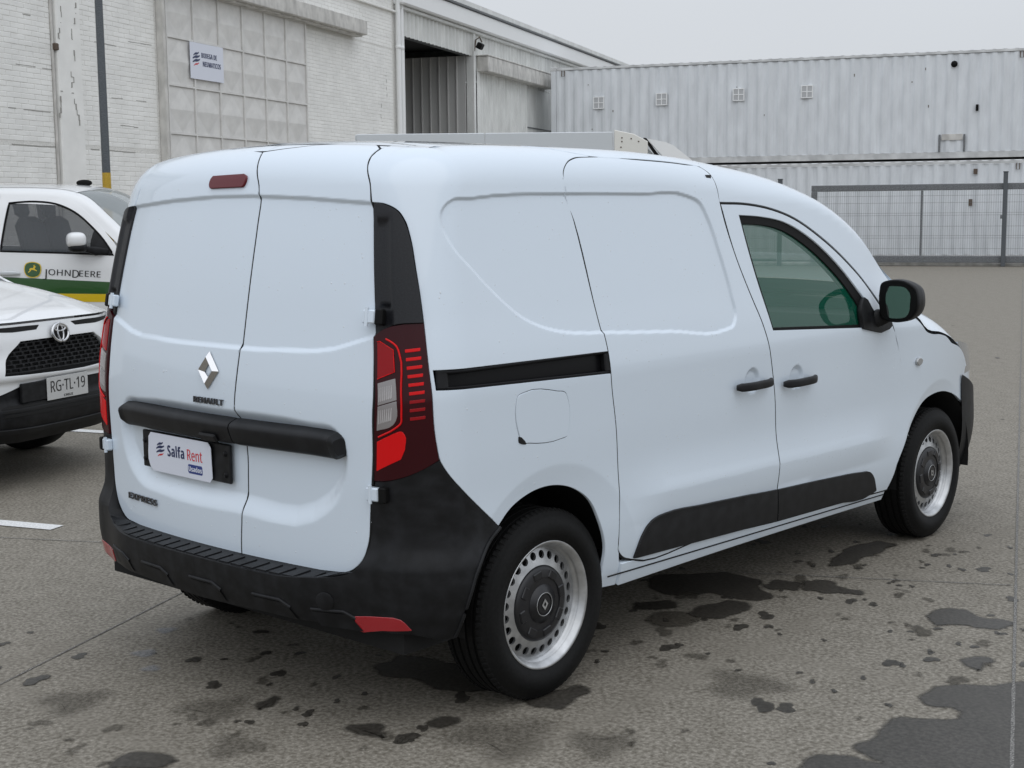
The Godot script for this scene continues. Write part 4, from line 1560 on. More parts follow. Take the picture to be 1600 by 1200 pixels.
	both(t, "windscreen", g, M.sky_sheen_glass)
	bx(t, "tailgate", Vector3(0, .9, 2.25), Vector3(1.6, 1.0, .06), white, .02)
	bx(t, "dashboard", Vector3(0, .98, -.8), Vector3(1.5, .15, .4), M.dash_grey, .05)
	bx(t, "underbody", Vector3(0, .45, 0), Vector3(1.5, .25, 4.3), M.dark_gap)
	for p in [[.80, -1.33], [-.80, -1.33], [.80, 1.35], [-.80, 1.35]]:
		var w := simple_wheel(t, .35, .225)
		w.position = Vector3(p[0], .35, p[1])
		w.rotation.y = 0.0 if p[0] > 0 else PI


# ---------- the van ----------
func sst(a: float, b: float, x: float) -> float:
	var t := clampf((x - a) / (b - a), 0.0, 1.0)
	return t * t * (3.0 - 2.0 * t)


func van_tables() -> void:
	WT = Lut.new([.20, .80, .30, .845, .40, .868, .50, .874, .58, .870, .70, .866, .85, .868, 1.0, .868, 1.1, .858, 1.25, .832, 1.4, .806, 1.55, .78, 1.66, .760, 1.8, .745])
	FT = Lut.new([.2, -.62, .45, -.645, .9, -.645, 1.25, -.608, 1.57, -.545, 1.66, -.52, 1.8, -.48])
	YT = Lut.new([-.6, 1.715, -.4, 1.725, -.18, 1.738, .34, 1.742, .8, 1.732, 1.2, 1.70, 1.5, 1.66, 1.8, 1.585, 2.1, 1.46, 2.46, 1.275, 2.8, 1.08, 3.1, .99, 3.4, .92, 3.65, .80])
	WB = Lut.new([.2, .55, .30, .80, .42, 1.04, .50, 1.0, .52, .96, .585, .14, .64, .0, .7, .0])
	FB = Lut.new([.2, -.67, .30, -.715, .42, -.735, .48, -.73, .56, -.675, .7, -.652, .9, -.645, 1.0, -.64])
	stamp = curve([.178, 1.539, .201, 1.568, .301, 1.581, .731, 1.595, 1.124, 1.595, 1.41, 1.589, 1.489, 1.564, 1.539, 1.507, 1.602, 1.391, 1.667, 1.228, 1.684, 1.147, 1.663, 1.114, 1.606, 1.101, 1.268, 1.119, .895, 1.142, .685, 1.159, .595, 1.179, .509, 1.211, .40, 1.28, .295, 1.363, .21, 1.439, .178, 1.503], true, 5)
	rear_panel = PackedVector2Array([Vector2(-.8, 1.22), Vector2(-.57, 1.152), Vector2(-.52, 1.138), Vector2(-.45, 1.128), Vector2(-.2, 1.12), Vector2(.2, 1.12), Vector2(.45, 1.128), Vector2(.52, 1.138), Vector2(.57, 1.152), Vector2(.8, 1.22), Vector2(.8, 1.55), Vector2(.593, 1.571), Vector2(.345, 1.588), Vector2(.1, 1.598), Vector2(-.1, 1.598), Vector2(-.345, 1.588), Vector2(-.593, 1.571), Vector2(-.8, 1.55)])
	plate_recess = curve([-.585, .78, -.58, .87, -.54, .918, -.44, .930, 0, .938, .44, .930, .54, .918, .58, .87, .585, .78, .545, .69, .45, .620, .1, .603, -.3, .605, -.47, .628, -.555, .70], true, 4)


func side_w(f: float, y: float, t: Lut) -> float:
	var a := maxf(0, f - 2.5)
	var b := maxf(0, f - 1.8)
	var u := sst(1.0, 1.3, y)
	return t.at(y) - 0.12 * a * a * (1 - u) - 0.13 * b * b * u


# The body of the van unrolled: s runs from the middle of the tail round the corner (0 to AL) and forward along the right side, v runs up the side and over the shoulder of the roof.
# k: 0 plain, 1 with what is pressed into the side, 2 with what is pressed into the rear doors, 3 the bumper, 4 the dark column above the lamp. off moves it outwards.
func body(s: float, v: float, k: int, off: float) -> Vector3:
	var lw := WT
	var lf := FT
	var rb := RC
	if k == 3:
		off += (0.026 + 0.062 * (1.0 - sst(-0.30, 0.02, s))) * WB.at(v)
	var yb := minf(v, 1.62)
	var w := lw.at(yb)
	var Fs := lf.at(yb) + 0.12626 * w * w + rb
	var f := s - AL + Fs
	var xr := s + w - rb
	var y := v
	var d := 0.0
	var th := 0.0
	if v > 0.7:
		var r := 0.12 - (0.06 * sst(1.2, 2.0, f) if s > AL else 0.0)
		var xq := clampf(xr, -0.7, 0.7)
		var y0 := 1.635 - 0.03 * xq * xq / 0.4356
		if s >= AL:
			y0 = YT.at(f) - r
		elif s > 0:
			y0 = lerpf(1.6091, 1.6065, s / AL)
		if v > y0:
			th = minf((v - y0) / r, PI / 2)
			y = y0 + r * sin(th)
			d = r * (1 - cos(th))
	w = lw.at(y)
	var f0 := lf.at(y)
	var X: float
	var F: float
	var dx := 0.0
	var df := -1.0
	if s <= 0:
		X = s + w - rb
		F = f0 + 0.12626 * X * X + d
		if k == 2:
			off += rear_relief(X, y)
	elif s < AL:
		var ph := s / AL * PI / 2
		var rc := rb - d
		dx = sin(ph)
		df = -cos(ph)
		X = w - rb + rc * dx
		F = f0 + 0.12626 * X * X + rb + rc * df
		if k == 4:
			off += 0.013 * maxf(sst(0.030, 0.056, s), sst(1.50, 1.53, v)) - 0.006 * (1 - sst(0.036, 0.042, s)) * (1 - sst(1.272, 1.282, v))
		elif k == 1:
			off += side_relief(s, v, F)
	else:
		F = s - AL + f0 + 0.12626 * w * w + rb
		X = side_w(F, y, lw) - d
		dx = 1.0
		df = 0.0
		if k == 1:
			off += side_relief(s, v, F)
	if off != 0.0:
		var c := cos(th)
		X += dx * off * c
		F += df * off * c
		y += off * sin(th)
	return Vector3(X, y, -F)


func bs(x: float, y: float) -> float:  # the s of a point of the bumper
	var q := x - WT.at(y) + RC
	return q if q <= 0 else asin(minf(q / RC, 1.0)) / (PI / 2) * AL


func side_relief(s: float, v: float, f: float) -> float:
	var o := 0.0
	if s > 0.14 and s < 1.72 and v > 1.07 and v < 1.62:
		o -= 0.009 * sst(-0.001, 0.011, inside(Vector2(s, v), stamp))
	if v < 0.82:
		var r := Vector2(f, v - 0.315).length()
		o -= 0.16 * soft(0.440 - r) * sst(-0.36, -0.30, f)
		r = Vector2((f - 2.79) * 1.02, v - 0.315).length()
		o -= 0.16 * soft(0.432 - r)
		var c := sst(0.30, 0.62, f) * (1 - sst(2.05, 2.36, f))
		if c > 0:
			var t := v - 0.588 + 0.016 * f
			var q := 1 - clampf(t / 0.17, 0, 1)
			var up := 0.015 * q * q
			var down := 0.015 + 0.19 * t
			o += c * maxf(-0.003, up - soft(up - down))
	elif v > 0.84 and v < 0.99:  # the dishes behind the handles
		for h in [Vector2(1.785, 0.905), Vector2(2.108, 0.886)]:
			o -= 0.012 * (1 - sst(0.034, 0.054, Vector2(s - h.x, (v - h.y) * 1.05).length()))
	return o


func soft(x: float) -> float:  # max(x, 0) with its corner rounded off
	return 0.5 * (x + sqrt(x * x + 0.00002))


func side_fine(p: Vector2) -> bool:
	if p.x > 0.1 and p.x < 1.75 and p.y > 1.05:
		var d := inside(p, stamp)
		return d > -0.018 and d < 0.034
	var f := p.x - AL - 0.385
	if p.y < 0.82:
		var r := Vector2(f, p.y - 0.315).length()
		if absf(r - 0.44) < 0.028:
			return true
		r = Vector2((f - 2.79) * 1.02, p.y - 0.315).length()
		if absf(r - 0.433) < 0.028:
			return true
		return f > 0.3 and f < 2.42 and absf(p.y - 0.588 + 0.016 * f) < 0.02
	return p.y < 0.99 and p.y > 0.82 and (absf(p.x - 1.785) < 0.085 or absf(p.x - 2.108) < 0.085)


func rear_fine(p: Vector2) -> bool:
	var q := Vector2(p.x + WT.at(minf(p.y, 1.62)) - RC, p.y)
	var d := inside(q, rear_panel)
	if d > -0.018 and d < 0.032:
		return true
	d = inside(q, plate_recess)
	return d > -0.018 and d < 0.10


func rear_relief(x: float, y: float) -> float:
	var o := 0.0
	if y > 1.1:
		o -= 0.010 * sst(-0.001, 0.015, inside(Vector2(x, y), rear_panel))
	elif y > 0.6:
		o -= 0.027 * sst(0.0, lerpf(0.07, 0.045, sst(0.68, 0.85, y)), inside(Vector2(x, y), plate_recess))
	return o


func on_body(s: float, v: float, off := 0.0, k := 0) -> Transform3D:  # a frame on the body: x along s, y up, z outwards
	var e := 0.002
	var p := body(s, v, k, off)
	var x := (body(s + e, v, k, off) - p).normalized()
	var y := (body(s, v + e, k, off) - p).normalized()
	var z := x.cross(y).normalized()
	return Transform3D(Basis(x, z.cross(x), z), p)


# a bent plate of some outline laid on the body, thick as told
func plate_on(outline: PackedVector2Array, k: int, off: float, cell := 0.03, rim := 0.01) -> Geo:
	var g := Geo.new()
	panel(g, func(s, v): return body(s, v, k, off), outline, cell, 0.0, [], rim)
	return g


# a dark tube added to paint shade into the gap round a panel
func gap_shade(parent: Node, outline: PackedVector2Array, k: int, mirror: bool, r := 0.0048, deep := 0.0045) -> void:
	var pts := []
	var n := outline.size()
	for i in n + 1:
		var p := outline[i % n]
		if i > 0:
			var o := outline[(i - 1) % n]
			var m := int(o.distance_to(p) / 0.03)
			for j in m:
				var q := o.lerp(p, float(j + 1) / (m + 1))
				pts.append(body(q.x, q.y, k, -deep))
		pts.append(body(p.x, p.y, k, -deep))
	var g := Geo.new()
	tube(g, pts, r, 6, false)
	part(parent, "gap_shade_tube", g, M.dark_gap)
	if mirror:
		part(parent, "gap_shade_tube", g.mirrored(), M.dark_gap)


func both(parent: Node, called: String, g: Geo, m: Material) -> void:
	part(parent, called, g, m)
	part(parent, called, g.mirrored(), m)


func build_van() -> void:
	van_tables()
	var van := thing("panel_van", "white panel van with black plastic bumper and silver steel wheels, the nearest vehicle", "van")
	var white: Material = M.van_paint
	var black: Material = M.black_plastic
	var side := func(s, v): return body(s, v, 1, 0.0)
	# ---- right and left sides
	var seam := [.728, 1.616, .777, 1.505, .877, 1.187, .906, 1.088, .920, 1.0, .948, .851, .967, .636, .974, .442]
	var seam2 := [1.617, 1.552, 1.698, 1.377, 1.795, 1.21, 1.868, 1.088, 1.912, .977, 1.947, .827, 1.963, .628, 1.968, .467, 1.991, .334]
	var arch := [.913, .353, .915, .431, .883, .523, .833, .605, .757, .657, .679, .683, .587, .69, .511, .678, .434, .648, .38, .607]
	var farch := [2.93, .30, 2.969, .391, 3.053, .503, 3.14, .595, 3.249, .661, 3.382, .684, 3.514, .681, 3.66, .646, 3.767, .599]
	var g := Geo.new()
	var q := curve(arch + [.38, .607, .296, .679, .224, .744, .180, .796, .157, .84, .151, .872, .137, 1.019, .129, 1.127, .125, 1.225, .120, 1.297, .111, 1.377, .098, 1.468, .085, 1.513, .066, 1.542, .031, 1.561, -.016, 1.567, -.016, 1.567, -.026, 1.624, -.049, 1.669, -.061, 1.709, -.061, 1.709, -.06, 1.795, -.06, 1.795, .25, 1.795, .62, 1.801, .62, 1.801] + [.89, 1.723, .80, 1.714, .75, 1.69, .72, 1.656] + seam + [.974, .442, .990, .365, .990, .365, .990, .290, .990, .290, .912, .292, .912, .292])
	var slot := curve([.140, 1.094, .140, 1.094, .925, 1.087, .925, 1.087, .935, 1.012, .935, 1.012, .146, 1.034, .146, 1.034], true, 1)
	var flap := curve([.454, .965, .462, .99, .49, .999, .65, .987, .69, .978, .706, .95, .707, .86, .70, .838, .67, .832, .515, .838, .48, .845, .468, .87], true, 4)
	panel(g, side, q, 0.02, 0.002, [slot, flap], 0.014, side_fine)
	part(van, "rear_quarter_panel", g, white)
	g = Geo.new()
	panel(g, side, q, 0.03, 0.002)
	part(van, "rear_quarter_panel", g.mirrored(), white)
	g = Geo.new()
	panel(g, func(s, v): return body(s, v, 1, 0.0015), flap, 0.03, 0.0045)
	var ff := part(van, "fuel_flap", g, white)
	gap_shade(ff, flap, 1, false, 0.0032, 0.004)
	g = Geo.new()
	panel(g, func(s, v): return body(s, v, 1, 0.0025), curve([.468, .85, .468, .865, .50, .840, .485, .842], true, 3), 0.02, 0.0, [], 0.004)
	part(ff, "finger_notch", g, M.dark_gap)
	# the rail of the sliding door
	g = Geo.new()
	panel(g, func(s, v): return body(s, v, 0, -0.022), curve([.135, 1.098, .135, 1.098, .93, 1.09, .93, 1.09, .94, 1.008, .94, 1.008, .14, 1.03, .14, 1.03], true, 1), 0.05, 0.0, [], 0.0)
	var rail := part(van, "door_rail", g, M.black_gloss)
	for t in [[1.084, 1.088, .012], [1.040, 1.022, .010]]:
		var pts := []
		for k in 28:
			var u := k / 27.0
			pts.append(body(lerpf(.15, .925, u), lerpf(t[0], t[1] - 0.004, u) , 0, -0.006))
		g = Geo.new()
		tube(g, pts, t[2] * 0.5, 8)
		part(rail, "rail_lip", g, M.black_gloss)
	for t in [[.165, 1.064, .035, .056], [.905, 1.05, .03, .06]]:
		var xf := on_body(t[0], t[1], -0.012)
		bx(rail, "end_stop", xf.origin, Vector3(t[2], t[3], 0.022), black, 0.004, xf.basis)
	# sliding door
	g = Geo.new()
	q = curve([.718, 1.616, .720, 1.656, .751, 1.691, .805, 1.714, .89, 1.723, 1.172, 1.718, 1.447, 1.708, 1.545, 1.70, 1.585, 1.66, 1.60, 1.61] + seam2 + [1.991, .334, 1.477, .362, 1.045, .372, 1.0, .39] + [.976, .42, .974, .442, .967, .636, .948, .851, .92, 1.0, .906, 1.088, .877, 1.187, .777, 1.505])
	panel(g, side, q, 0.02, 0.0032, [], 0.014, side_fine)
	both(van, "sliding_door", g, white)
	gap_shade(van, q, 1, true)
	# front door
	var win := [1.736, 1.516, 1.736, 1.516, 1.897, 1.508, 2.059, 1.487, 2.251, 1.424, 2.422, 1.338, 2.602, 1.219, 2.718, 1.121, 2.775, 1.033, 2.775, 1.033, 1.927, 1.079, 1.927, 1.079, 1.83, 1.291]
	var wp := curve(win, true, 5)
	g = Geo.new()
	q = curve([1.617, 1.556, 1.617, 1.556, 1.787, 1.552, 1.945, 1.536, 2.133, 1.496, 2.328, 1.422, 2.532, 1.322, 2.70, 1.222, 2.82, 1.12, 2.90, 1.045, 2.95, .98, 3.0, .88, 3.028, .77, 3.032, .652, 2.998, .516, 2.975, .387, 2.93, .306, 2.93, .306, 2.433, .321, 1.991, .334] + [1.991, .334, 1.968, .467, 1.963, .628, 1.947, .827, 1.912, .977, 1.868, 1.088, 1.795, 1.21, 1.698, 1.377])
	panel(g, side, q, 0.02, 0.0032, [wp], 0.014, side_fine)
	both(van, "front_door", g, white)
	gap_shade(van, q, 1, true)
	var glassp := PackedVector2Array()
	for r in Geometry2D.offset_polygon(wp, -0.002):
		glassp = r
	var pane := curve([1.768, 1.482, 1.768, 1.482, 1.90, 1.477, 2.04, 1.457, 2.22, 1.395, 2.39, 1.308, 2.56, 1.192, 2.64, 1.112, 2.66, 1.052, 2.66, 1.052, 1.940, 1.089, 1.940, 1.089, 1.853, 1.285], true, 5)
	g = Geo.new()
	panel(g, func(s, v): return body(s, v, 0, -0.007), glassp, 0.025, 0.0, [pane], 0.03)
	both(van, "window_frame", g, M.rubber)
	g = Geo.new()
	panel(g, func(s, v): return body(s, v, 0, -0.014), pane, 0.05, -0.006, [], 0.0)
	both(van, "side_window", g, M.window_glass)
	# front fender
	g = Geo.new()
	q = curve([2.94, .98, 2.995, .88, 3.02, .77, 3.022, .652, 2.99, .516, 2.968, .387, 2.925, .30] + [2.925, .30] + farch + [3.767, .599, 3.84, .66, 3.857, .742, 3.857, .742, 3.76, .84, 3.70, .872, 3.569, .907, 3.569, .907, 3.50, .94, 3.418, .958, 3.32, .967, 3.25, .985, 3.21, 1.01, 3.154, 1.045, 3.10, 1.075, 3.10, 1.075, 2.93, 1.085, 2.84, 1.118, 2.84, 1.118, 2.905, 1.05])
	panel(g, side, q, 0.02, 0.003, [], 0.014, side_fine)
	both(van, "front_fender", g, white)
	var xf := on_body(3.17, .855, 0.0)
	g = Geo.new()
	prism(g, curve([-.03, 0, -.02, .014, .012, .016, .03, .004, .02, -.014, -.015, -.016], true, 4), 0.012, xf, 0.004)
	both(van, "side_repeater", g, M.clear_lamp)
	# roof rail beside windscreen
	g = Geo.new()
	q = curve([1.61, 1.562, 1.61, 1.562, 1.787, 1.558, 1.945, 1.542, 2.135, 1.502, 2.332, 1.428, 2.536, 1.328, 2.704, 1.228, 2.84, 1.118, 2.84, 1.118, 2.93, 1.085, 3.10, 1.075, 3.10, 1.075, 3.10, 1.12, 3.10, 1.12, 2.95, 1.235, 2.6, 1.475, 2.3, 1.62, 2.0, 1.73, 1.62, 1.787, 1.62, 1.787, 1.545, 1.703, 1.545, 1.703, 1.583, 1.66, 1.599, 1.61])
	panel(g, func(s, v): return body(s, v, 0, 0.0), q, 0.025, 0.002)
	both(van, "windscreen_pillar", g, white)
	g = Geo.new()
	panel(g, func(s, v): return body(s, v, 0, 0.001), curve([.62, 1.801, .62, 1.801, .89, 1.727, 1.172, 1.722, 1.447, 1.712, 1.545, 1.703, 1.545, 1.703, 1.62, 1.787, 1.62, 1.787, 1.2, 1.80], true, 3), 0.03, 0.001, [], 0.006)
	both(van, "roof_rail", g, white)
	# roof, windscreen, bonnet
	g = Geo.new()
	var crown := func(f: float) -> Vector3: return Vector3(0, YT.at(f) + 0.032, -f)
	var spoke := func(s: float, t: float) -> Vector3:
		var p := body(s, 1.635 + PI * 0.06 if s < 1.3 else YT.at(s - AL + FT.at(1.62) + 0.12626 * WT.at(1.62) * WT.at(1.62) + RC) - 0.12 + 0.06 * sst(1.2, 2.0, s - 0.6) + PI * 0.06, 0, 0.0)
		var c: Vector3 = crown.call(clampf(-p.z, -0.2, 3.2))
		return Vector3(lerpf(p.x, 0, t), lerpf(p.y, c.y, 1 - (1 - t) * (1 - t)), lerpf(p.z, c.z, t))
	grid(g, func(u, v): return spoke.call(lerpf(-.56, 2.36, u), v), 90, 10)
	both(van, "roof", g, white)
	g = Geo.new()
	grid(g, func(u, v): return body(lerpf(-.66, -.056, u), lerpf(lerpf(1.748, 1.758, u) + .004, 1.83, v), 0, -0.002), 24, 8)
	both(van, "roof_edge", g, white)
	g = Geo.new()
	grid(g, func(u, v): return spoke.call(lerpf(2.36, 3.25, u), lerpf(0.12, 1.0, v)), 30, 10)
	both(van, "windscreen", g, M.window_glass)
	g = Geo.new()
	grid(g, func(u, v): return spoke.call(lerpf(2.36, 3.25, u), lerpf(0.0, 0.12, v)), 30, 3)
	both(van, "windscreen_pillar", g, white)
	var seam_y := Lut.new([2.45, 1.06, 2.52, 1.045, 2.613, .988, 2.78, .96, 2.909, .927, 3.06, .868, 3.25, .80, 3.5, .74])
	var hood := func(u: float, v: float) -> Vector3:
		var f := lerpf(2.5, 3.52, v)
		var h := side_w(minf(f, 3.06), 0.95, WT) - maxf(0, f - 3.06) * 0.55 - 0.001
		var x := u * h
		return Vector3(x, seam_y.at(f) + 0.008 + (1 - pow(absf(u), 7.0)) * (0.12 - 0.03 * sst(3.1, 3.5, f)) + 0.03 * (1 - u * u), -f - (0.1 * (1 - u * u) * v))
	g = Geo.new()
	grid(g, func(u, v): return hood.call(lerpf(-1, 1, u), v), 48, 24)
	part(van, "bonnet", g, white)
	# nose: bumper, headlamps, grille
	var fn := Lut.new([.2, 3.52, .3, 3.6, .45, 3.655, .6, 3.66, .75, 3.63, .85, 3.56, .95, 3.46])
	var nose := func(t: float, y: float, o: float) -> Vector3:
		var a := t * PI / 2
		var x0 := side_w(3.0, minf(y, .95), WT) + o - .016
		return Vector3(x0 * pow(cos(a), 0.6), y, -(3.0 + (fn.at(y) + o - 3.0) * pow(sin(a), 0.8)))
	g = Geo.new()
	grid(g, func(u, v): return nose.call(lerpf(0.055, 1.0, u), lerpf(.2, lerpf(.74, .62, minf(u * 3.0, 1.0)), v), 0.012), 40, 12)
	both(van, "front_bumper", g, black)
	g = Geo.new()
	grid(g, func(u, v): return nose.call(lerpf(0.55, 1.0, u), lerpf(.65, .80, v), 0.004), 30, 6)
	both(van, "grille", g, M.black_gloss)
	g = Geo.new()
	grid(g, func(u, v): return nose.call(lerpf(0.16, 1.0, u), lerpf(.58, .86, v), -0.004), 40, 10)
	both(van, "front_panel", g, white)
	g = Geo.new()
	grid(g, func(u, v): return nose.call(lerpf(0.03, 0.62, u), lerpf(lerpf(.735, .76, u), lerpf(.905, .80, u), v), 0.002), 24, 8)
	both(van, "headlamp", g, M.clear_lamp)
	# sill and dark strips along the doors
	g = Geo.new()
	panel(g, func(s, v): return body(s, v, 0, -0.004), curve([.994, .366, .994, .366, 1.477, .358, 1.992, .329, 2.433, .317, 2.92, .302, 2.92, .302, 2.92, .262, 2.92, .262, 2.19, .278, 1.499, .288, .994, .290, .994, .290], true, 3), 0.025, 0.0, [], 0.03)
	both(van, "sill", g, white)
	var pts := []
	for k in 40:
		pts.append(body(lerpf(.92, 2.92, k / 39.0), lerpf(.337, .287, k / 39.0) , 0, -0.0035))
	g = Geo.new()
	tube(g, pts, 0.0028, 6)
	both(van, "sill_seam", g, M.dark_gap)
	var strip := [[1.05, .377, 1.05, .377, 1.074, .434, 1.119, .481, 1.16, .497, 1.212, .503, 1.448, .494, 1.955, .467, 1.955, .467, 1.978, .34, 1.978, .34], [1.963, .466, 1.963, .466, 2.388, .447, 2.65, .430, 2.72, .421, 2.755, .40, 2.80, .34, 2.81, .325, 2.79, .318, 2.433, .327, 1.988, .338, 1.988, .338]]
	for t in strip:
		both(van, "rubbing_strip", plate_on(curve(t, true, 4), 1, 0.009, 0.02, 0.012), M.grey_plastic)
	# handles
	for t in [[1.776, .897], [2.107, .877]]:
		xf = on_body(t[0], t[1], 0.0)
		g = Geo.new()
		var hp := []
		for k in 17:
			var u := k / 8.0 - 1.0
			hp.append(xf * Vector3(u * 0.117, 0.001 * u - 0.004, 0.012 + 0.028 * (1 - pow(absf(u), 4.0))))
		sweep_rect(g, hp, xf.basis.y, 0.031, 0.020)
		both(van, "door_handle", g, M.grey_plastic)
	part(van, "door_frame", plate_on(curve([1.50, 1.58, 1.50, 1.58, 1.64, 1.58, 1.64, 1.58, 1.63, 1.75, 1.63, 1.75, 1.48, 1.75, 1.48, 1.75], true, 1), 0, -0.008), white)
	build_rear(van)
	raindrops(van)
	build_mirror(van)
	build_inside(van)
	# wheels
	var w := make_wheel(van, 1.0)
	w.position = Vector3(0.744, 0.302, 0)
	for t in [[1, -2.812], [-1, 0.0], [-1, -2.812]]:
		var c: Node3D = w.duplicate()
		van.add_child(c, true)
		c.transform = Transform3D(Basis(Vector3.UP, 0.0 if t[0] > 0 else PI) * Basis(Vector3.RIGHT, 0.7), Vector3(0.744 * t[0], 0.302, t[1]))


# a bar of rounded section along points; up gives the direction of its height
func sweep_rect(g: Geo, pts: Array, up: Vector3, h: float, d: float, p := 3.0, blunt := -1) -> void:
	var n := 20
	var base := g.v.size()
	for k in pts.size():
		var t: Vector3 = (pts[mini(k + 1, pts.size() - 1)] - pts[maxi(k - 1, 0)]).normalized()
		var z := t.cross(up).normalized()
		var y := z.cross(t)
		var e := 1.0
		if k == 0 or k == pts.size() - 1:
			e = 0.62
		if (blunt == 0 and k == 0) or (blunt == 1 and k == pts.size() - 1):
			e = 0.97
		for j in n + 1:
			var a := TAU * j / n
			var c := cos(a)
			var s := sin(a)
			var r := pow(pow(absf(c), p) + pow(absf(s), p), -1.0 / p)
			var nn := (y * signf(s) * pow(absf(s), p - 1) / h + z * signf(c) * pow(absf(c), p - 1) / d).normalized()
			g.vert(pts[k] + (y * s * r * h / 2 + z * c * r * d / 2) * e, nn)
	for k in pts.size() - 1:
		for j in n:
			var a := base + k * (n + 1) + j
			g.tri(a, a + n + 1, a + 1)
			g.tri(a + 1, a + n + 1, a + n + 2)
	for e: int in [0, pts.size() - 1]:
		var dd: Vector3 = (pts[0] - pts[1]).normalized() if e == 0 else (pts[-1] - pts[-2]).normalized()
		var c := g.vert(pts[e], dd)
		for j in n:
			var i0 := g.vert(g.v[base + e * (n + 1) + j], dd)
			var i1 := g.vert(g.v[base + e * (n + 1) + j + 1], dd)
			if e == 0:
				g.tri(c, i0, i1)
			else:
				g.tri(c, i1, i0)


func xs(x: float, y: float) -> float:  # the s of a point of the tail
	return x - (WT.at(minf(y, 1.62)) - RC)


func xcurve(t: Array, steps := 4) -> PackedVector2Array:  # an outline given in x and y on the tail
	var o := []
	for k in t.size() / 2:
		o += [xs(t[2 * k], t[2 * k + 1]), t[2 * k + 1]]
	return curve(o, true, steps)


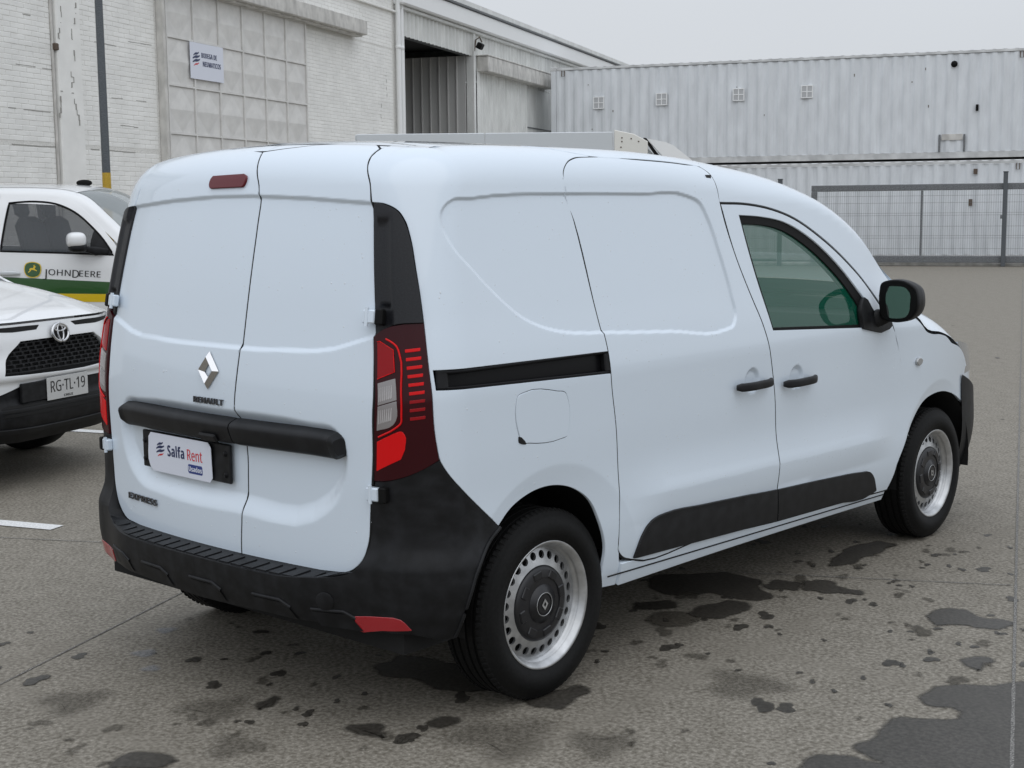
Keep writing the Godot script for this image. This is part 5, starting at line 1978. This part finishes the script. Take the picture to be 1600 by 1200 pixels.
func build_rear(van: Node3D) -> void:
	var white: Material = M.van_paint
	var black: Material = M.black_plastic
	var doorf := func(s, v): return body(s, v, 2, 0.0)
	var seam := [.066, 1.745, .100, 1.67, .122, 1.623, .134, 1.50, .134, 1.408, .130, 1.25, .125, 1.124, .112, .99, .110, .935, .118, .88, .132, .817, .132, .70, .129, .60, .122, .50]
	var edge := [.541, 1.755, .546, 1.70, .562, 1.66, .582, 1.62, .596, 1.572, .634, 1.377, .662, 1.196, .676, .979, .676, .85, .669, .755, .662, .66, .655, .59, .63, .53, .58, .49]
	var rseam := []
	var redge := []
	var ledge := []
	for k in range(seam.size() / 2 - 1, -1, -1):
		rseam += [seam[2 * k], seam[2 * k + 1]]
	for k in edge.size() / 2:
		redge += [edge[2 * k], edge[2 * k + 1]]
		ledge += [-edge[2 * k], edge[2 * k + 1]]
	var rev := []
	for k in range(edge.size() / 2 - 1, -1, -1):
		rev += [edge[2 * k], edge[2 * k + 1]]
	var bot := .474
	# right door: edge down, bottom, seam up
	var g := Geo.new()
	panel(g, doorf, xcurve([.066, 1.745] + redge + [.50, bot + .006, .122, bot, .122, bot] + rseam + [.066, 1.745]), 0.02, 0.0038, [], 0.014, rear_fine)
	var rd := part(van, "rear_door", g, white)
	gap_shade(rd, xcurve([.066, 1.745] + redge + [.50, bot + .006, .122, bot, .122, bot] + rseam + [.066, 1.745]), 2, false)
	g = Geo.new()
	panel(g, doorf, xcurve([.066, 1.745] + seam + [.122, bot, .122, bot, -.50, bot + .006] + mirrored_list(rev) + [.066, 1.745]), 0.02, 0.0038, [], 0.014, rear_fine)
	var ld := part(van, "rear_door", g, white)
	# third brake lamp
	g = plate_on(xcurve([-.121, 1.626, -.118, 1.646, -.108, 1.656, -.108, 1.656, .052, 1.659, .052, 1.659, .062, 1.654, .060, 1.632, .050, 1.622, .050, 1.622, -.116, 1.620, -.116, 1.620], 3), 2, 0.009, 0.02, 0.012)
	part(ld, "brake_lamp", g, M.red_dull)
	# handle bar, in two pieces that meet at the seam
	for t in [[-.56, .106], [.111, .568]]:
		var hp := []
		for k in 25:
			var x := lerpf(t[0], t[1], k / 24.0)
			var y := 0.867 - 0.004 * sst(0.42, 0.58, absf(x))
			hp.append(body(xs(x, y), y, 2, 0.018))
		g = Geo.new()
		sweep_rect(g, hp, Vector3(0, 1, 0.40).normalized(), 0.076, 0.062, 4.0, 1 if t[0] < 0 else 0)
		part(rd if t[0] > 0 else ld, "handle_bar", g, M.grey_plastic)
	g = Geo.new()
	var hx := body(xs(-.0, .84), .84, 2, 0.046)
	box(g, hx, Vector3(0.085, 0.03, 0.012), 0.005, Basis(Vector3.RIGHT, 0.5))
	part(ld, "grip", g, M.grey_plastic)
	# number plate
	var xf := on_body(xs(-.175, .752), .752, 0.004, 2)
	xf = Transform3D(Basis(Vector3.UP, -0.035), Vector3(-.178, .752, -body(xs(-.178, .752), .752, 2, 0.006).z * -1.0))
	bx(ld, "plate_carrier", xf * Vector3(0, 0.004, 0.004), Vector3(0.50, 0.125, 0.012), black, 0.003, xf.basis)
	for t in [[.228, .036], [.228, -.032], [-.235, .03], [-.235, -.03]]:
		g = Geo.new()
		lathe(g, [Vector2(0, .006), Vector2(.008, .005), Vector2(.010, 0)], 12, xf * Transform3D(Basis(Vector3.RIGHT, PI / 2), Vector3(t[0], t[1], 0.009)))
		part(ld, "plate_screw", g, M.black_gloss)
	var pf := xf * Transform3D(Basis(Vector3.RIGHT, 0.03), Vector3(-.018, .0, 0.016))
	g = Geo.new()
	prism(g, curve([-.18, -.05, -.165, -.065, -.165, -.065, .165, -.065, .165, -.065, .18, -.05, .18, -.05, .18, .05, .18, .05, .165, .065, .165, .065, -.165, .065, -.165, .065, -.18, .05, -.18, .05], true, 4), 0.002, pf)
	var plate := part(van, "number_plate", g, M.plate_white)
	var z := 0.0026
	text(plate, "lettering", "Salfa", M.navy_ink, 0.036, pf * Transform3D(Basis(), Vector3(-.020, .012, z)), 0.001, "Droid Sans", 700, 0.86)
	text(plate, "lettering", "Rent", M.red_ink, 0.036, pf * Transform3D(Basis(), Vector3(.086, .012, z)), 0.001, "Droid Sans", 400, 0.86)
	g = Geo.new()
	prism(g, curve([.052, -.050, .056, -.054, .056, -.054, .128, -.054, .128, -.054, .132, -.050, .132, -.050, .132, -.028, .132, -.028, .128, -.024, .128, -.024, .056, -.024, .056, -.024, .052, -.028, .052, -.028], true, 3), 0.0006, pf * Transform3D(Basis(), Vector3(-.005, .006, .002)))
	part(plate, "blue_label", g, M.blue_ink)
	text(plate, "lettering", "Usados", M.plate_white, 0.016, pf * Transform3D(Basis(), Vector3(.087, -.033, z + .0006)), 0.0008)
	globe_emblem(plate, pf * Transform3D(Basis(), Vector3(-.112, .014, .002)), 0.027)
	# badges
	for t in [["RENAULT", -.018, .952, .019, 1.35], ["EXPRESS", -.44, .577, .021, 1.75]]:
		var e := on_body(xs(t[1], t[2]), t[2], 0.004, 2)
		text(ld, "badge_lettering", t[0], M.badge_dark, t[3], e, 0.004, "Droid Sans", 700, t[4])
	g = Geo.new()
	var e := on_body(xs(-.02, 1.048), 1.048, 0.001, 2)
	var O := [Vector2(0, .060), Vector2(-.052, 0), Vector2(0, -.060), Vector2(.052, 0)]
	for k in 4:
		var a: Vector2 = O[k]
		var b: Vector2 = O[(k + 1) % 4]
		var r1 := 0.70
		var r2 := 0.36
		var pa := e * Vector3(a.x, a.y, 0.002)
		var pb := e * Vector3(b.x, b.y, 0.002)
		var ma := e * Vector3(a.x * r1, a.y * r1, 0.016)
		var mb := e * Vector3(b.x * r1, b.y * r1, 0.016)
		var ia := e * Vector3(a.x * r2, a.y * r2 + a.x * 0.12, 0.003)
		var ib := e * Vector3(b.x * r2, b.y * r2 + b.x * 0.12, 0.003)
		g.quad(pa, pb, mb, ma)
		g.quad(ma, mb, ib, ia)
	part(ld, "maker_badge", g, M.chrome)
	# hinges on both sides
	for t in [[-.020, 1.242], [-.022, .736]]:
		for sd in [1.0, -1.0]:
			for piece in [[0.0, Vector3(.044, .040, .022), white, "hinge"], [0.034, Vector3(.026, .046, .026), M.rubber, "hinge_seat"]]:
				var h := on_body(t[0] + piece[0], t[1], 0.010)
				g = Geo.new()
				box(g, h.origin, piece[1], 0.004, h.basis)
				part(rd if sd > 0 else ld, piece[3], g if sd > 0 else g.mirrored(), piece[2])
			var h := on_body(t[0], t[1], 0.020)
			g = Geo.new()
			tube(g, [h * Vector3(-.004, -.027, 0), h * Vector3(-.004, .027, 0)], 0.006, 10)
			part(rd if sd > 0 else ld, "hinge_pin", g if sd > 0 else g.mirrored(), white)
	# column above the lamp
	g = Geo.new()
	panel(g, func(s, v): return body(s, v, 4, -0.004), curve([-.012, 1.565, -.012, 1.565, .031, 1.559, .066, 1.54, .084, 1.511, .097, 1.467, .110, 1.376, .119, 1.296, .123, 1.228, .123, 1.228, .058, 1.224, .016, 1.21, -.014, 1.192, -.014, 1.192, -.013, 1.38], true, 5), 0.012, 0.0)
	both(van, "lamp_column", g, M.column_plastic)
	# tail lamp
	for sd in [1.0, -1.0]:
		var put := func(p: Node, called: String, gg: Geo, m: Material) -> MeshInstance3D: return part(p, called, gg if sd > 0 else gg.mirrored(), m)
		g = Geo.new()
		panel(g, func(s, v): return body(s, v, 0, 0.004), curve([-.018, 1.185, -.018, 1.185, .016, 1.206, .058, 1.219, .124, 1.224, .124, 1.224, .128, 1.127, .135, 1.019, .149, .872, .154, .838, .154, .838, .112, .812, .063, .79, .006, .776, -.024, .774, -.024, .774], true, 4), 0.015, 0.0)
		var lamp: MeshInstance3D = put.call(van, "tail_lamp", g, M.lamp_red)
		var lay := func(t: Array, off: float, called: String, m: Material, hard := 4) -> void:
			var gg := Geo.new()
			panel(gg, func(s, v): return body(s, v, 0, off), curve(t, true, hard), 0.012, 0.0, [], 0.004)
			put.call(lamp, called, gg, m)
		lay.call([-.003, 1.170, -.003, 1.170, .004, 1.171, .004, 1.171, .041, 1.150, .041, 1.150, .042, 1.090, .042, 1.090, -.009, 1.069, -.009, 1.069], 0.0065, "stop_lens", M.lens_red)
		lay.call([-.009, 1.054, -.009, 1.054, .044, 1.070, .044, 1.070, .046, 1.011, .046, 1.011, -.009, .993, -.009, .993], 0.0065, "reversing_lens", M.lens_clear)
		lay.call([-.009, .988, -.009, .988, .046, 1.006, .046, 1.006, .046, .953, .038, .940, -.011, .921, -.011, .921], 0.0065, "reversing_lens", M.lens_clear)
		lay.call([-.011, .887, -.011, .887, .041, .914, .041, .914, .062, .920, .069, .912, .069, .870, .069, .870, .058, .842, .058, .842, -.014, .804, -.014, .804], 0.0065, "turn_lens", M.lens_bright)
		for k in 9:
			var v0 := lerpf(1.148, .957, k / 8.0)
			var s0 := lerpf(.075, .084, k / 8.0)
			lay.call([s0, v0 - .0035, s0, v0 - .0035, s0 + .036, v0 + .001, s0 + .036, v0 + .001, s0 + .037, v0 + .008, s0 + .037, v0 + .008, s0, v0 + .0035, s0, v0 + .0035], 0.0062, "light_bar", M.lens_bright if k < 6 else M.lens_red)
		for k in 7:
			for half in [[1.0625, 1.004], [.998, .941]]:
				var u := k / 7.0
				lay.call([lerpf(-.006, .036, u), half[1] - .002 + u * .014, lerpf(-.006, .036, u), half[1] - .002 + u * .014, lerpf(-.004, .040, u), half[1] + .001 + u * .014, lerpf(-.004, .040, u), half[1] + .001 + u * .014, lerpf(-.004, .040, u), half[0] - .02 + u * .012, lerpf(-.004, .040, u), half[0] - .02 + u * .012], 0.0075, "lens_rib", M.lens_rib, 1)
		var lines := [[.024, 1.181, .039, 1.173, .053, 1.160, .058, 1.146, .059, 1.027, .061, .968, .060, .945, .045, .930, -.006, .902], [-.004, 1.172, .004, 1.174, .004, 1.174, .043, 1.151, .043, 1.151, .044, 1.089, .044, 1.089, -.010, 1.067]]
		for li in 2:
			var cv := curve(lines[li], false, 4)
			var lp := []
			for p in cv:
				lp.append(body(p.x, p.y, 0, 0.006))
			g = Geo.new()
			tube(g, lp, 0.0030 if li == 0 else 0.0014, 6)
			put.call(lamp, "light_guide", g, M.lens_bright)
	# bumper
	var bmp := func(s, v): return body(s, v, 3, 0.0)
	g = Geo.new()
	var edge_r := [.192, .315, .204, .363, .222, .438, .249, .510, .311, .566, .379, .605]
	var mid := func(y: float) -> float: return RC - WT.at(y)
	panel(g, bmp, curve([mid.call(.335), .335, mid.call(.335), .335, -.283, .343, -.179, .340, -.072, .328, .086, .332] + edge_r + [.379, .605, .296, .678, .224, .743, .180, .795, .156, .834, .156, .834, .113, .810, .065, .788, .012, .773, -.024, .769, -.024, .769, -.036, .719, -.044, .605, -.058, .540, -.085, .503, -.13, .487, -.20, .478, mid.call(.470), .470, mid.call(.470), .470, mid.call(.40), .40], true, 4), 0.012, -0.0008, [], 0.05)
	var bumper := part(van, "rear_bumper", g, black)
	part(bumper, "bumper_half", g.mirrored(), black)
	g = Geo.new()
	var ledge_f := func(u: float, v: float) -> Vector3:
		var x := lerpf(-.63, .63, u)
		var yy := lerpf(.470, .500, sst(.48, .64, absf(x)))
		var a := body(bs(absf(x), yy), yy, 3, -0.002)
		if x < 0:
			a.x = -a.x
		var b := body(x - WT.at(.482) + RC, .486, 0, -0.03)
		return a.lerp(b, v)
	grid(g, ledge_f, 60, 3)
	part(bumper, "step", g, black)
	for k in 21:
		var u := lerpf(0.05, 0.95, k / 20.0)
		var a: Vector3 = ledge_f.call(u, 0.06)
		var b: Vector3 = ledge_f.call(u + 0.034, 0.06)
		var c: Vector3 = ledge_f.call(u + 0.012, 0.56)
		var d: Vector3 = ledge_f.call(u + 0.042, 0.56)
		g = Geo.new()
		var up := Vector3(0, 0.004, 0)
		g.quad(a + up, b + up, d + up, c + up)
		for e2 in [[a, b], [b, d], [d, c], [c, a]]:
			g.quad(e2[0], e2[1], e2[1] + up, e2[0] + up)
		part(bumper, "step_rib", g, M.grey_plastic)
	# rim along the wheel-side edge of the bumper
	var cv := curve(edge_r, false, 4)
	var lp := []
	for p in cv:
		lp.append(body(p.x, p.y, 3, 0.0))
	g = Geo.new()
	tube(g, lp, 0.006, 8)
	both(bumper, "arch_lip", g, black)
	for t in [[-.56, -.40, .405], [-.31, -.155, .400], [-.03, .125, .401], [.275, .43, .397], [.50, .63, .383]]:
		var sp := []
		for k in 9:
			var u := k / 8.0
			sp.append(body_at(lerpf(t[0], t[1], u), t[2] - 0.018 * sst(0.75, 1.0, u)))
		g = Geo.new()
		tube(g, sp, 0.0055, 8)
		part(bumper, "bumper_rib", g, M.grey_plastic)
		g = Geo.new()
		var f0 := func(x: float, y: float) -> Vector3:
			var p := body_at(x, y)
			return p + Vector3(0, 0, 0.004)
		g.quad(f0.call(t[0] + .02, t[2] - .052), f0.call(t[1] + .02, t[2] - .056), f0.call(t[1] - .014, t[2] - .008), f0.call(t[0], t[2] - .006))
		part(bumper, "bumper_facet", g, black)
	var tw := on_body(-.161, .411, 0.002, 3)
	g = Geo.new()
	lathe(g, [Vector2(0, .002), Vector2(.026, .002), Vector2(.029, 0)], 24, tw * Transform3D(Basis(Vector3.RIGHT, PI / 2), Vector3.ZERO))
	part(bumper, "towing_eye_cover", g, black)
	g = plate_on(curve([-.073, .370, -.073, .370, -.004, .377, .058, .376, .085, .345, .085, .345, .016, .338, -.066, .330], true, 3), 3, 0.003, 0.02, 0.012)
	for sd in 2:
		part(bumper, "reflector", g if sd == 0 else g.mirrored(), M.reflector)


func body_at(x: float, y: float) -> Vector3:
	var p := body(bs(absf(x), y), y, 3, 0.0)
	return Vector3(-p.x, p.y, p.z) if x < 0 else p


func mirrored_list(t: Array) -> Array:
	var o := []
	for k in t.size() / 2:
		o += [-t[2 * k], t[2 * k + 1]]
	return o


# a striped globe: two dark bands and a red one below
func globe_emblem(parent: Node, xf: Transform3D, r: float) -> void:
	for k in 4:
		var y0: float = [.55, .12, -.36, -.80][k] * r
		var h: float = [.26, .30, .30, .18][k] * r
		var o := PackedVector2Array()
		for j in 13:
			var u := j / 12.0 * 2 - 1
			o.append(Vector2(u, 0))
		var poly := PackedVector2Array()
		var lo := PackedVector2Array()
		for p in o:
			var ybase := y0 + 0.30 * r * p.x * absf(p.x) * 0.8
			var w := sqrt(maxf(0.02, 1 - pow(clampf((y0 + h * 0.5) / r, -0.98, 0.98), 2))) * r * 0.92
			poly.append(Vector2(p.x * w, ybase + h * (1 - 0.5 * absf(p.x))))
			lo.append(Vector2(p.x * w, ybase - h * 0.25 * (1 - absf(p.x))))
		lo.reverse()
		poly.append_array(lo)
		var g := Geo.new()
		prism(g, poly, 0.0006 if r < 0.1 else 0.003, xf)
		part(parent, "emblem_band", g, M.navy_ink if k < 3 else M.red_ink)


func build_mirror(van: Node3D) -> void:
	var black: Material = M.black_plastic
	# shell: rings of a rounded outline from the glass forwards
	var shape := curve([.900, 1.075, .888, 1.12, .886, 1.19, .895, 1.225, .925, 1.236, 1.02, 1.229, 1.055, 1.205, 1.066, 1.17, 1.062, 1.115, 1.04, 1.083, 1.0, 1.066, .94, 1.062], true, 4)
	var c := Vector2(.975, 1.15)
	var g := Geo.new()
	var rings := [[0.0, 0.90], [-0.004, 0.97], [0.012, 1.0], [0.04, 1.0], [0.075, 0.93], [0.10, 0.78], [0.115, 0.5], [0.12, 0.02]]
	var at := func(u: float, k: float) -> Vector3:
		var ii := int(minf(k, rings.size() - 1.001))
		var fr := k - ii
		var sc := lerpf(rings[ii][1], rings[ii + 1][1], fr)
		var z := lerpf(rings[ii][0], rings[ii + 1][0], fr)
		var p := shape[int(u * shape.size()) % shape.size()]
		var q := c + (p - c) * sc
		return Vector3(q.x, q.y, -2.10 - z + (q.x - .975) * 0.06)
	var n := shape.size()
	var base := 0
	for k in rings.size():
		for j in n + 1:
			var p: Vector3 = at.call(float(j % n) / n + 0.0001, float(k) if k < rings.size() - 1 else k - 0.002)
			var o := (shape[j % n] - c).normalized()
			var fw: float = [0.9, 0.6, -0.1, -0.15, -0.6, -1.2, -2.5, -9.0][k]
			g.vert(p, Vector3(o.x, o.y, fw).normalized())
	for k in rings.size() - 1:
		for j in n:
			var a := k * (n + 1) + j
			var area_sign := area(shape) > 0
			if area_sign:
				g.tri(a, a + n + 1, a + 1)
				g.tri(a + 1, a + n + 1, a + n + 2)
			else:
				g.tri(a, a + 1, a + n + 1)
				g.tri(a + 1, a + n + 2, a + n + 1)
	var face := PackedVector2Array()
	var glassp := PackedVector2Array()
	var inner := curve([.938, 1.082, .926, 1.12, .922, 1.18, .930, 1.208, .96, 1.212, 1.015, 1.203, 1.03, 1.185, 1.032, 1.14, 1.025, 1.10, 1.01, 1.085, .97, 1.079], true, 4)
	var fr := Transform3D(Basis(Vector3.UP, -0.06), Vector3(.975, 0, -2.098))
	for p in shape:
		face.append(Vector2((c.x + (p.x - c.x) * 0.92 - .975) / cos(0.06), c.y + (p.y - c.y) * 0.92))
	for p in inner:
		glassp.append(Vector2((p.x - .975) / cos(0.06), p.y))
	var g2 := Geo.new()
	prism(g2, face, 0.003, fr)
	var g3 := Geo.new()
	prism(g3, glassp, 0.006, fr)
	var arm := Geo.new()
	sweep_rect(arm, [Vector3(.845, 1.065, -2.10), Vector3(.875, 1.075, -2.13), Vector3(.92, 1.09, -2.17)], Vector3(0, 1, 0), 0.075, 0.05, 3.0)
	var foot := Geo.new()
	panel(foot, func(s, v): return body(s, v, 0, 0.012), curve([2.66, 1.165, 2.62, 1.12, 2.63, 1.04, 2.63, 1.04, 2.86, 1.022, 2.885, 1.035, 2.88, 1.06, 2.80, 1.075, 2.75, 1.09], true, 3), 0.02, 0.0, [], 0.02)
	for sd in 2:
		var m := part(van, "door_mirror", g if sd == 0 else g.mirrored(), black)
		part(m, "mirror_surround", g2 if sd == 0 else g2.mirrored(), M.rubber)
		part(m, "mirror_glass", g3 if sd == 0 else g3.mirrored(), M.mirror)
		part(m, "mirror_arm", arm if sd == 0 else arm.mirrored(), black)
		part(m, "mirror_foot", foot if sd == 0 else foot.mirrored(), black)


func build_inside(van: Node3D) -> void:
	var dark: Material = M.dark_inside
	var g := Geo.new()
	grid(g, func(u, v): return body(lerpf(-.74, 1.66, u), lerpf(.72, 1.72, v), 0, -0.04), 50, 20)
	grid(g, func(u, v): return body(lerpf(-.74, .20, u), lerpf(.30, .72, v), 0, -0.04), 30, 5)
	grid(g, func(u, v): return body(lerpf(.95, 1.66, u), lerpf(.28, .72, v), 0, -0.04), 10, 5)
	grid(g, func(u, v): return body(lerpf(1.66, 2.9, u), lerpf(.28, 1.04, v), 0, -0.05), 20, 6)
	both(van, "inner_shell", g, M.dark_gap)
	bx(van, "bulkhead", Vector3(0, 1.05, -1.02), Vector3(1.5, 1.22, 0.03), dark)
	bx(van, "cab_floor", Vector3(0, 0.40, -1.9), Vector3(1.56, 0.04, 1.8), dark)
	bx(van, "underbody", Vector3(0, 0.33, -1.3), Vector3(1.50, 0.14, 3.7), M.dark_gap)
	bx(van, "dashboard", Vector3(0, 0.95, -2.42), Vector3(1.5, 0.24, 0.5), M.dash_grey, 0.07)
	for x in [-.42, .42]:
		var seat := Node3D.new()
		seat.name = "seat"
		van.add_child(seat, true)
		bx(seat, "cushion", Vector3(x, 0.62, -1.55), Vector3(0.5, 0.18, 0.5), M.seat_cloth, 0.05)
		bx(seat, "backrest", Vector3(x, 0.95, -1.26), Vector3(0.48, 0.64, 0.15), M.seat_cloth, 0.06, Basis(Vector3.RIGHT, 0.2))
		bx(seat, "headrest", Vector3(x, 1.36, -1.14), Vector3(0.26, 0.18, 0.1), M.seat_cloth, 0.04, Basis(Vector3.RIGHT, 0.2))
	g = Geo.new()
	var ring := []
	var rb := Transform3D(Basis(Vector3.RIGHT, -1.1), Vector3(-.40, 1.02, -2.02))
	for k in 33:
		ring.append(rb * Vector3(0.185 * cos(TAU * k / 32.0), 0, 0.185 * sin(TAU * k / 32.0)))
	tube(g, ring, 0.014, 8, false)
	tube(g, [rb * Vector3(-.18, 0, 0), rb * Vector3(.18, 0, 0)], 0.02, 8)
	tube(g, [rb * Vector3(0, 0, 0), rb * Vector3(0, -.35, 0)], 0.03, 8)
	part(van, "steering_wheel", g, M.rubber)
	# wheel wells
	for z in [0.0, -2.80]:
		g = Geo.new()
		var well := func(u: float, v: float) -> Vector3:
			var a := lerpf(-0.12, PI + 0.12, u)
			return Vector3(lerpf(0.53, 0.835, v), 0.33 + 0.372 * sin(a), z + 0.385 * cos(a))
		grid(g, well, 40, 3)
		var c := Vector3(0.53, 0.33, z)
		for k in 40:
			g.flat(c, well.call(k / 40.0, 0.0), well.call((k + 1) / 40.0, 0.0))
		both(van, "wheel_well", g, M.dark_gap)
	g = Geo.new()
	tube(g, [Vector3(-.7, .28, 0), Vector3(.7, .28, 0)], 0.045, 10)
	part(van, "rear_axle", g, M.dark_gap)
	g = Geo.new()
	tube(g, [Vector3(-.30, .30, -.1), Vector3(-.30, .30, .40)], 0.07, 14)
	part(van, "silencer", g, M.dark_gap)


func make_wheel(parent: Node, outward: float) -> Node3D:  # its axle along x, the outer face towards +x
	var w := Node3D.new()
	w.name = "wheel"
	parent.add_child(w, true)
	var out := Transform3D(Basis(Vector3(0, 1, 0), Vector3(1, 0, 0), Vector3(0, 0, -1)), Vector3.ZERO)  # local y to +x
	var prof := []
	for t in [[.190, .072], [.200, .084], [.212, .088], [.2125, .0895], [.222, .0915], [.2225, .0925], [.245, .0945], [.268, .0925], [.2685, .0918], [.283, .0865], [.2835, .0855], [.293, .079], [.299, .071]]:
		prof.append(Vector2(t[0], t[1]))
	for t in [[.302, .064], [.303, .052]]:
		prof.append(Vector2(t[0], t[1]))
	for c in [.047, .0165, -.0165, -.047]:
		for t in [[.3035, .005], [.2965, .0045], [.2965, -.0045], [.3035, -.005]]:
			prof.append(Vector2(t[0], c + t[1]))
	for t in [[.302, -.064], [.299, -.071], [.293, -.079], [.268, -.0925], [.245, -.0945], [.212, -.088], [.190, -.072]]:
		prof.append(Vector2(t[0], t[1]))
	var g := Geo.new()
	lathe(g, prof, 96, out)
	part(w, "tyre", g, M.tyre)
	# shoulder blocks of the tread
	g = Geo.new()
	for sg in [1.0, -1.0]:
		for k in 84:
			var b := Basis(Vector3.RIGHT, TAU * k / 84.0)
			box(g, b * Vector3(sg * 0.0665, 0.2985, 0), Vector3(0.021, 0.0085, 0.0165), 0.0025, b * Basis(Vector3.BACK, -0.55 * sg))
	part(w, "tread_blocks", g, M.tyre)
	g = Geo.new()
	prof = []
	for t in [[.186, .068], [.196, .083], [.2035, .0875], [.2055, .086], [.2045, .082], [.199, .080], [.195, .072], [.1925, .060], [.187, .054], [.181, .050], [.178, .040], [.176, .020], [.176, -.07]]:
		prof.append(Vector2(t[0], t[1]))
	prof.reverse()
	lathe(g, prof, 72, out)
	part(w, "rim", g, M.steel)
	# the disc with its ring of holes
	g = Geo.new()
	var holes := 24
	var zr := func(r: float) -> float: return 0.041 + (0.178 - r) * 0.26 if r > 0.125 else 0.055
	for k in holes:
		for sd in [0, 1]:
			var a0: float = TAU * (k + 0.5 * sd) / holes
			var a1: float = TAU * (k + 0.5 * (sd + 1)) / holes
			var hc := TAU * (k + 0.5) / holes
			var sect := PackedVector2Array()
			for j in 4:
				sect.append(Vector2.from_angle(lerpf(a0, a1, j / 3.0)) * 0.179)
			for j in 4:
				sect.append(Vector2.from_angle(lerpf(a1, a0, j / 3.0)) * 0.118)
			var circ := PackedVector2Array()
			for j in 20:
				circ.append(Vector2.from_angle(hc) * 0.1555 + Vector2.from_angle(TAU * j / 20.0) * 0.0132)
			for q in Geometry2D.clip_polygons(sect, circ):
				var t := Geometry2D.triangulate_polygon(q)
				var s := g.v.size()
				for p in q:
					var nn := Vector3(0.96, p.normalized().y * 0.27, -p.normalized().x * 0.27)
					g.vert(Vector3(zr.call(p.length()), p.y, -p.x), nn)
				for i in t.size() / 3:
					ccw(g, q, t[3 * i], t[3 * i + 1], t[3 * i + 2], s)
			if sd == 0:
				for j in 20:
					var p1: Vector2 = circ[j]
					var p2: Vector2 = circ[(j + 1) % 20]
					var q1 := Vector3(zr.call(p1.length()), p1.y, -p1.x)
					var q2 := Vector3(zr.call(p2.length()), p2.y, -p2.x)
					g.quad(q2, q1, q1 - Vector3(.008, 0, 0), q2 - Vector3(.008, 0, 0))
	part(w, "disc", g, M.steel)
	g = Geo.new()
	lathe(g, [Vector2(.001, .012), Vector2(.178, .012)], 40, out, true)
	part(w, "brake_drum", g, M.dark_gap)
	# hub cap
	g = Geo.new()
	prof = []
	for t in [[0, .076], [.030, .076], [.0305, .0735], [.034, .073], [.0345, .0765], [.040, .0765], [.043, .072], [.062, .0675], [.0625, .0655], [.085, .0655], [.0855, .0685], [.108, .0665], [.119, .062], [.1225, .054], [.1225, .046]]:
		prof.append(Vector2(t[0], t[1]))
	lathe(g, prof, 64, out)
	part(w, "hub_cap", g, M.cap_black)
	for k in 8:
		g = Geo.new()
		var b := Basis(Vector3.RIGHT, TAU * (k + 0.3) / 8.0)
		box(g, b * Vector3(0.067, 0.096, 0), Vector3(0.008, 0.026, 0.040), 0.003, b)
		part(w, "cap_rib", g, M.cap_black)
	g = Geo.new()
	var ring := []
	for k in 33:
		ring.append(Vector3(0.0765, 0.037 * cos(TAU * k / 32.0), 0.037 * sin(TAU * k / 32.0)))
	tube(g, ring, 0.0013, 6, false)
	part(w, "cap_ring", g, M.steel)
	g = Geo.new()
	var O := [Vector2(0, .019), Vector2(-.015, 0), Vector2(0, -.019), Vector2(.015, 0)]
	for k in 4:
		var a: Vector2 = O[k]
		var c: Vector2 = O[(k + 1) % 4]
		g.quad(Vector3(.0785, a.y, -a.x), Vector3(.0785, c.y, -c.x), Vector3(.0785, c.y * .45, -c.x * .45), Vector3(.0785, a.y * .45, -a.x * .45))
	part(w, "maker_badge", g, M.steel)
	return w



# drops of rain that cling to the paint
func raindrops(van: Node3D) -> void:
	var g := Geo.new()
	lathe(g, [Vector2(0, .5), Vector2(.5, .42), Vector2(.86, .22), Vector2(1, 0)], 8)
	var mesh := g.mesh()
	var r := RandomNumberGenerator.new()
	r.seed = 5
	var where: Array[Transform3D] = []
	for k in 1800:
		var s := r.randf_range(-1.3, 3.2)
		var v := r.randf_range(0.45, 1.62)
		var rear := s < 0.0
		if s > -0.04 and s < 0.16:
			continue
		if v < 0.75 and (Vector2(s - AL - .385, v - .315).length() < 0.4 or Vector2(s - AL - .385 - 2.79, v - .315).length() < 0.4):
			continue
		if s > 1.7 and v > 1.03 or s > 2.9 and v > .95:
			continue
		if rear and v < 0.5 or rear and absf(v - .80) < .13:
			continue
		if s > .14 and s < .95 and v > 1.0 and v < 1.11:
			continue
		if s < .4 and v < .85 and s > 0 or s > 1.0 and v < .52:
			continue
		var t := on_body(s, v, 0.0, 2 if rear else 1)
		var q := 0.0008 + 0.0016 * pow(r.randf(), 2.5)
		where.append(Transform3D(Basis(t.basis.x * q, t.basis.z * q, -t.basis.y * q * r.randf_range(1.0, 1.5)), t.origin))
	var mm := MultiMesh.new()
	mm.transform_format = MultiMesh.TRANSFORM_3D
	mm.mesh = mesh
	mm.instance_count = where.size()
	for k in where.size():
		mm.set_instance_transform(k, where[k])
	var o := MultiMeshInstance3D.new()
	o.name = "raindrops"
	o.multimesh = mm
	o.material_override = M.drop
	van.add_child(o, true)
	o.set_meta("kind", "stuff")
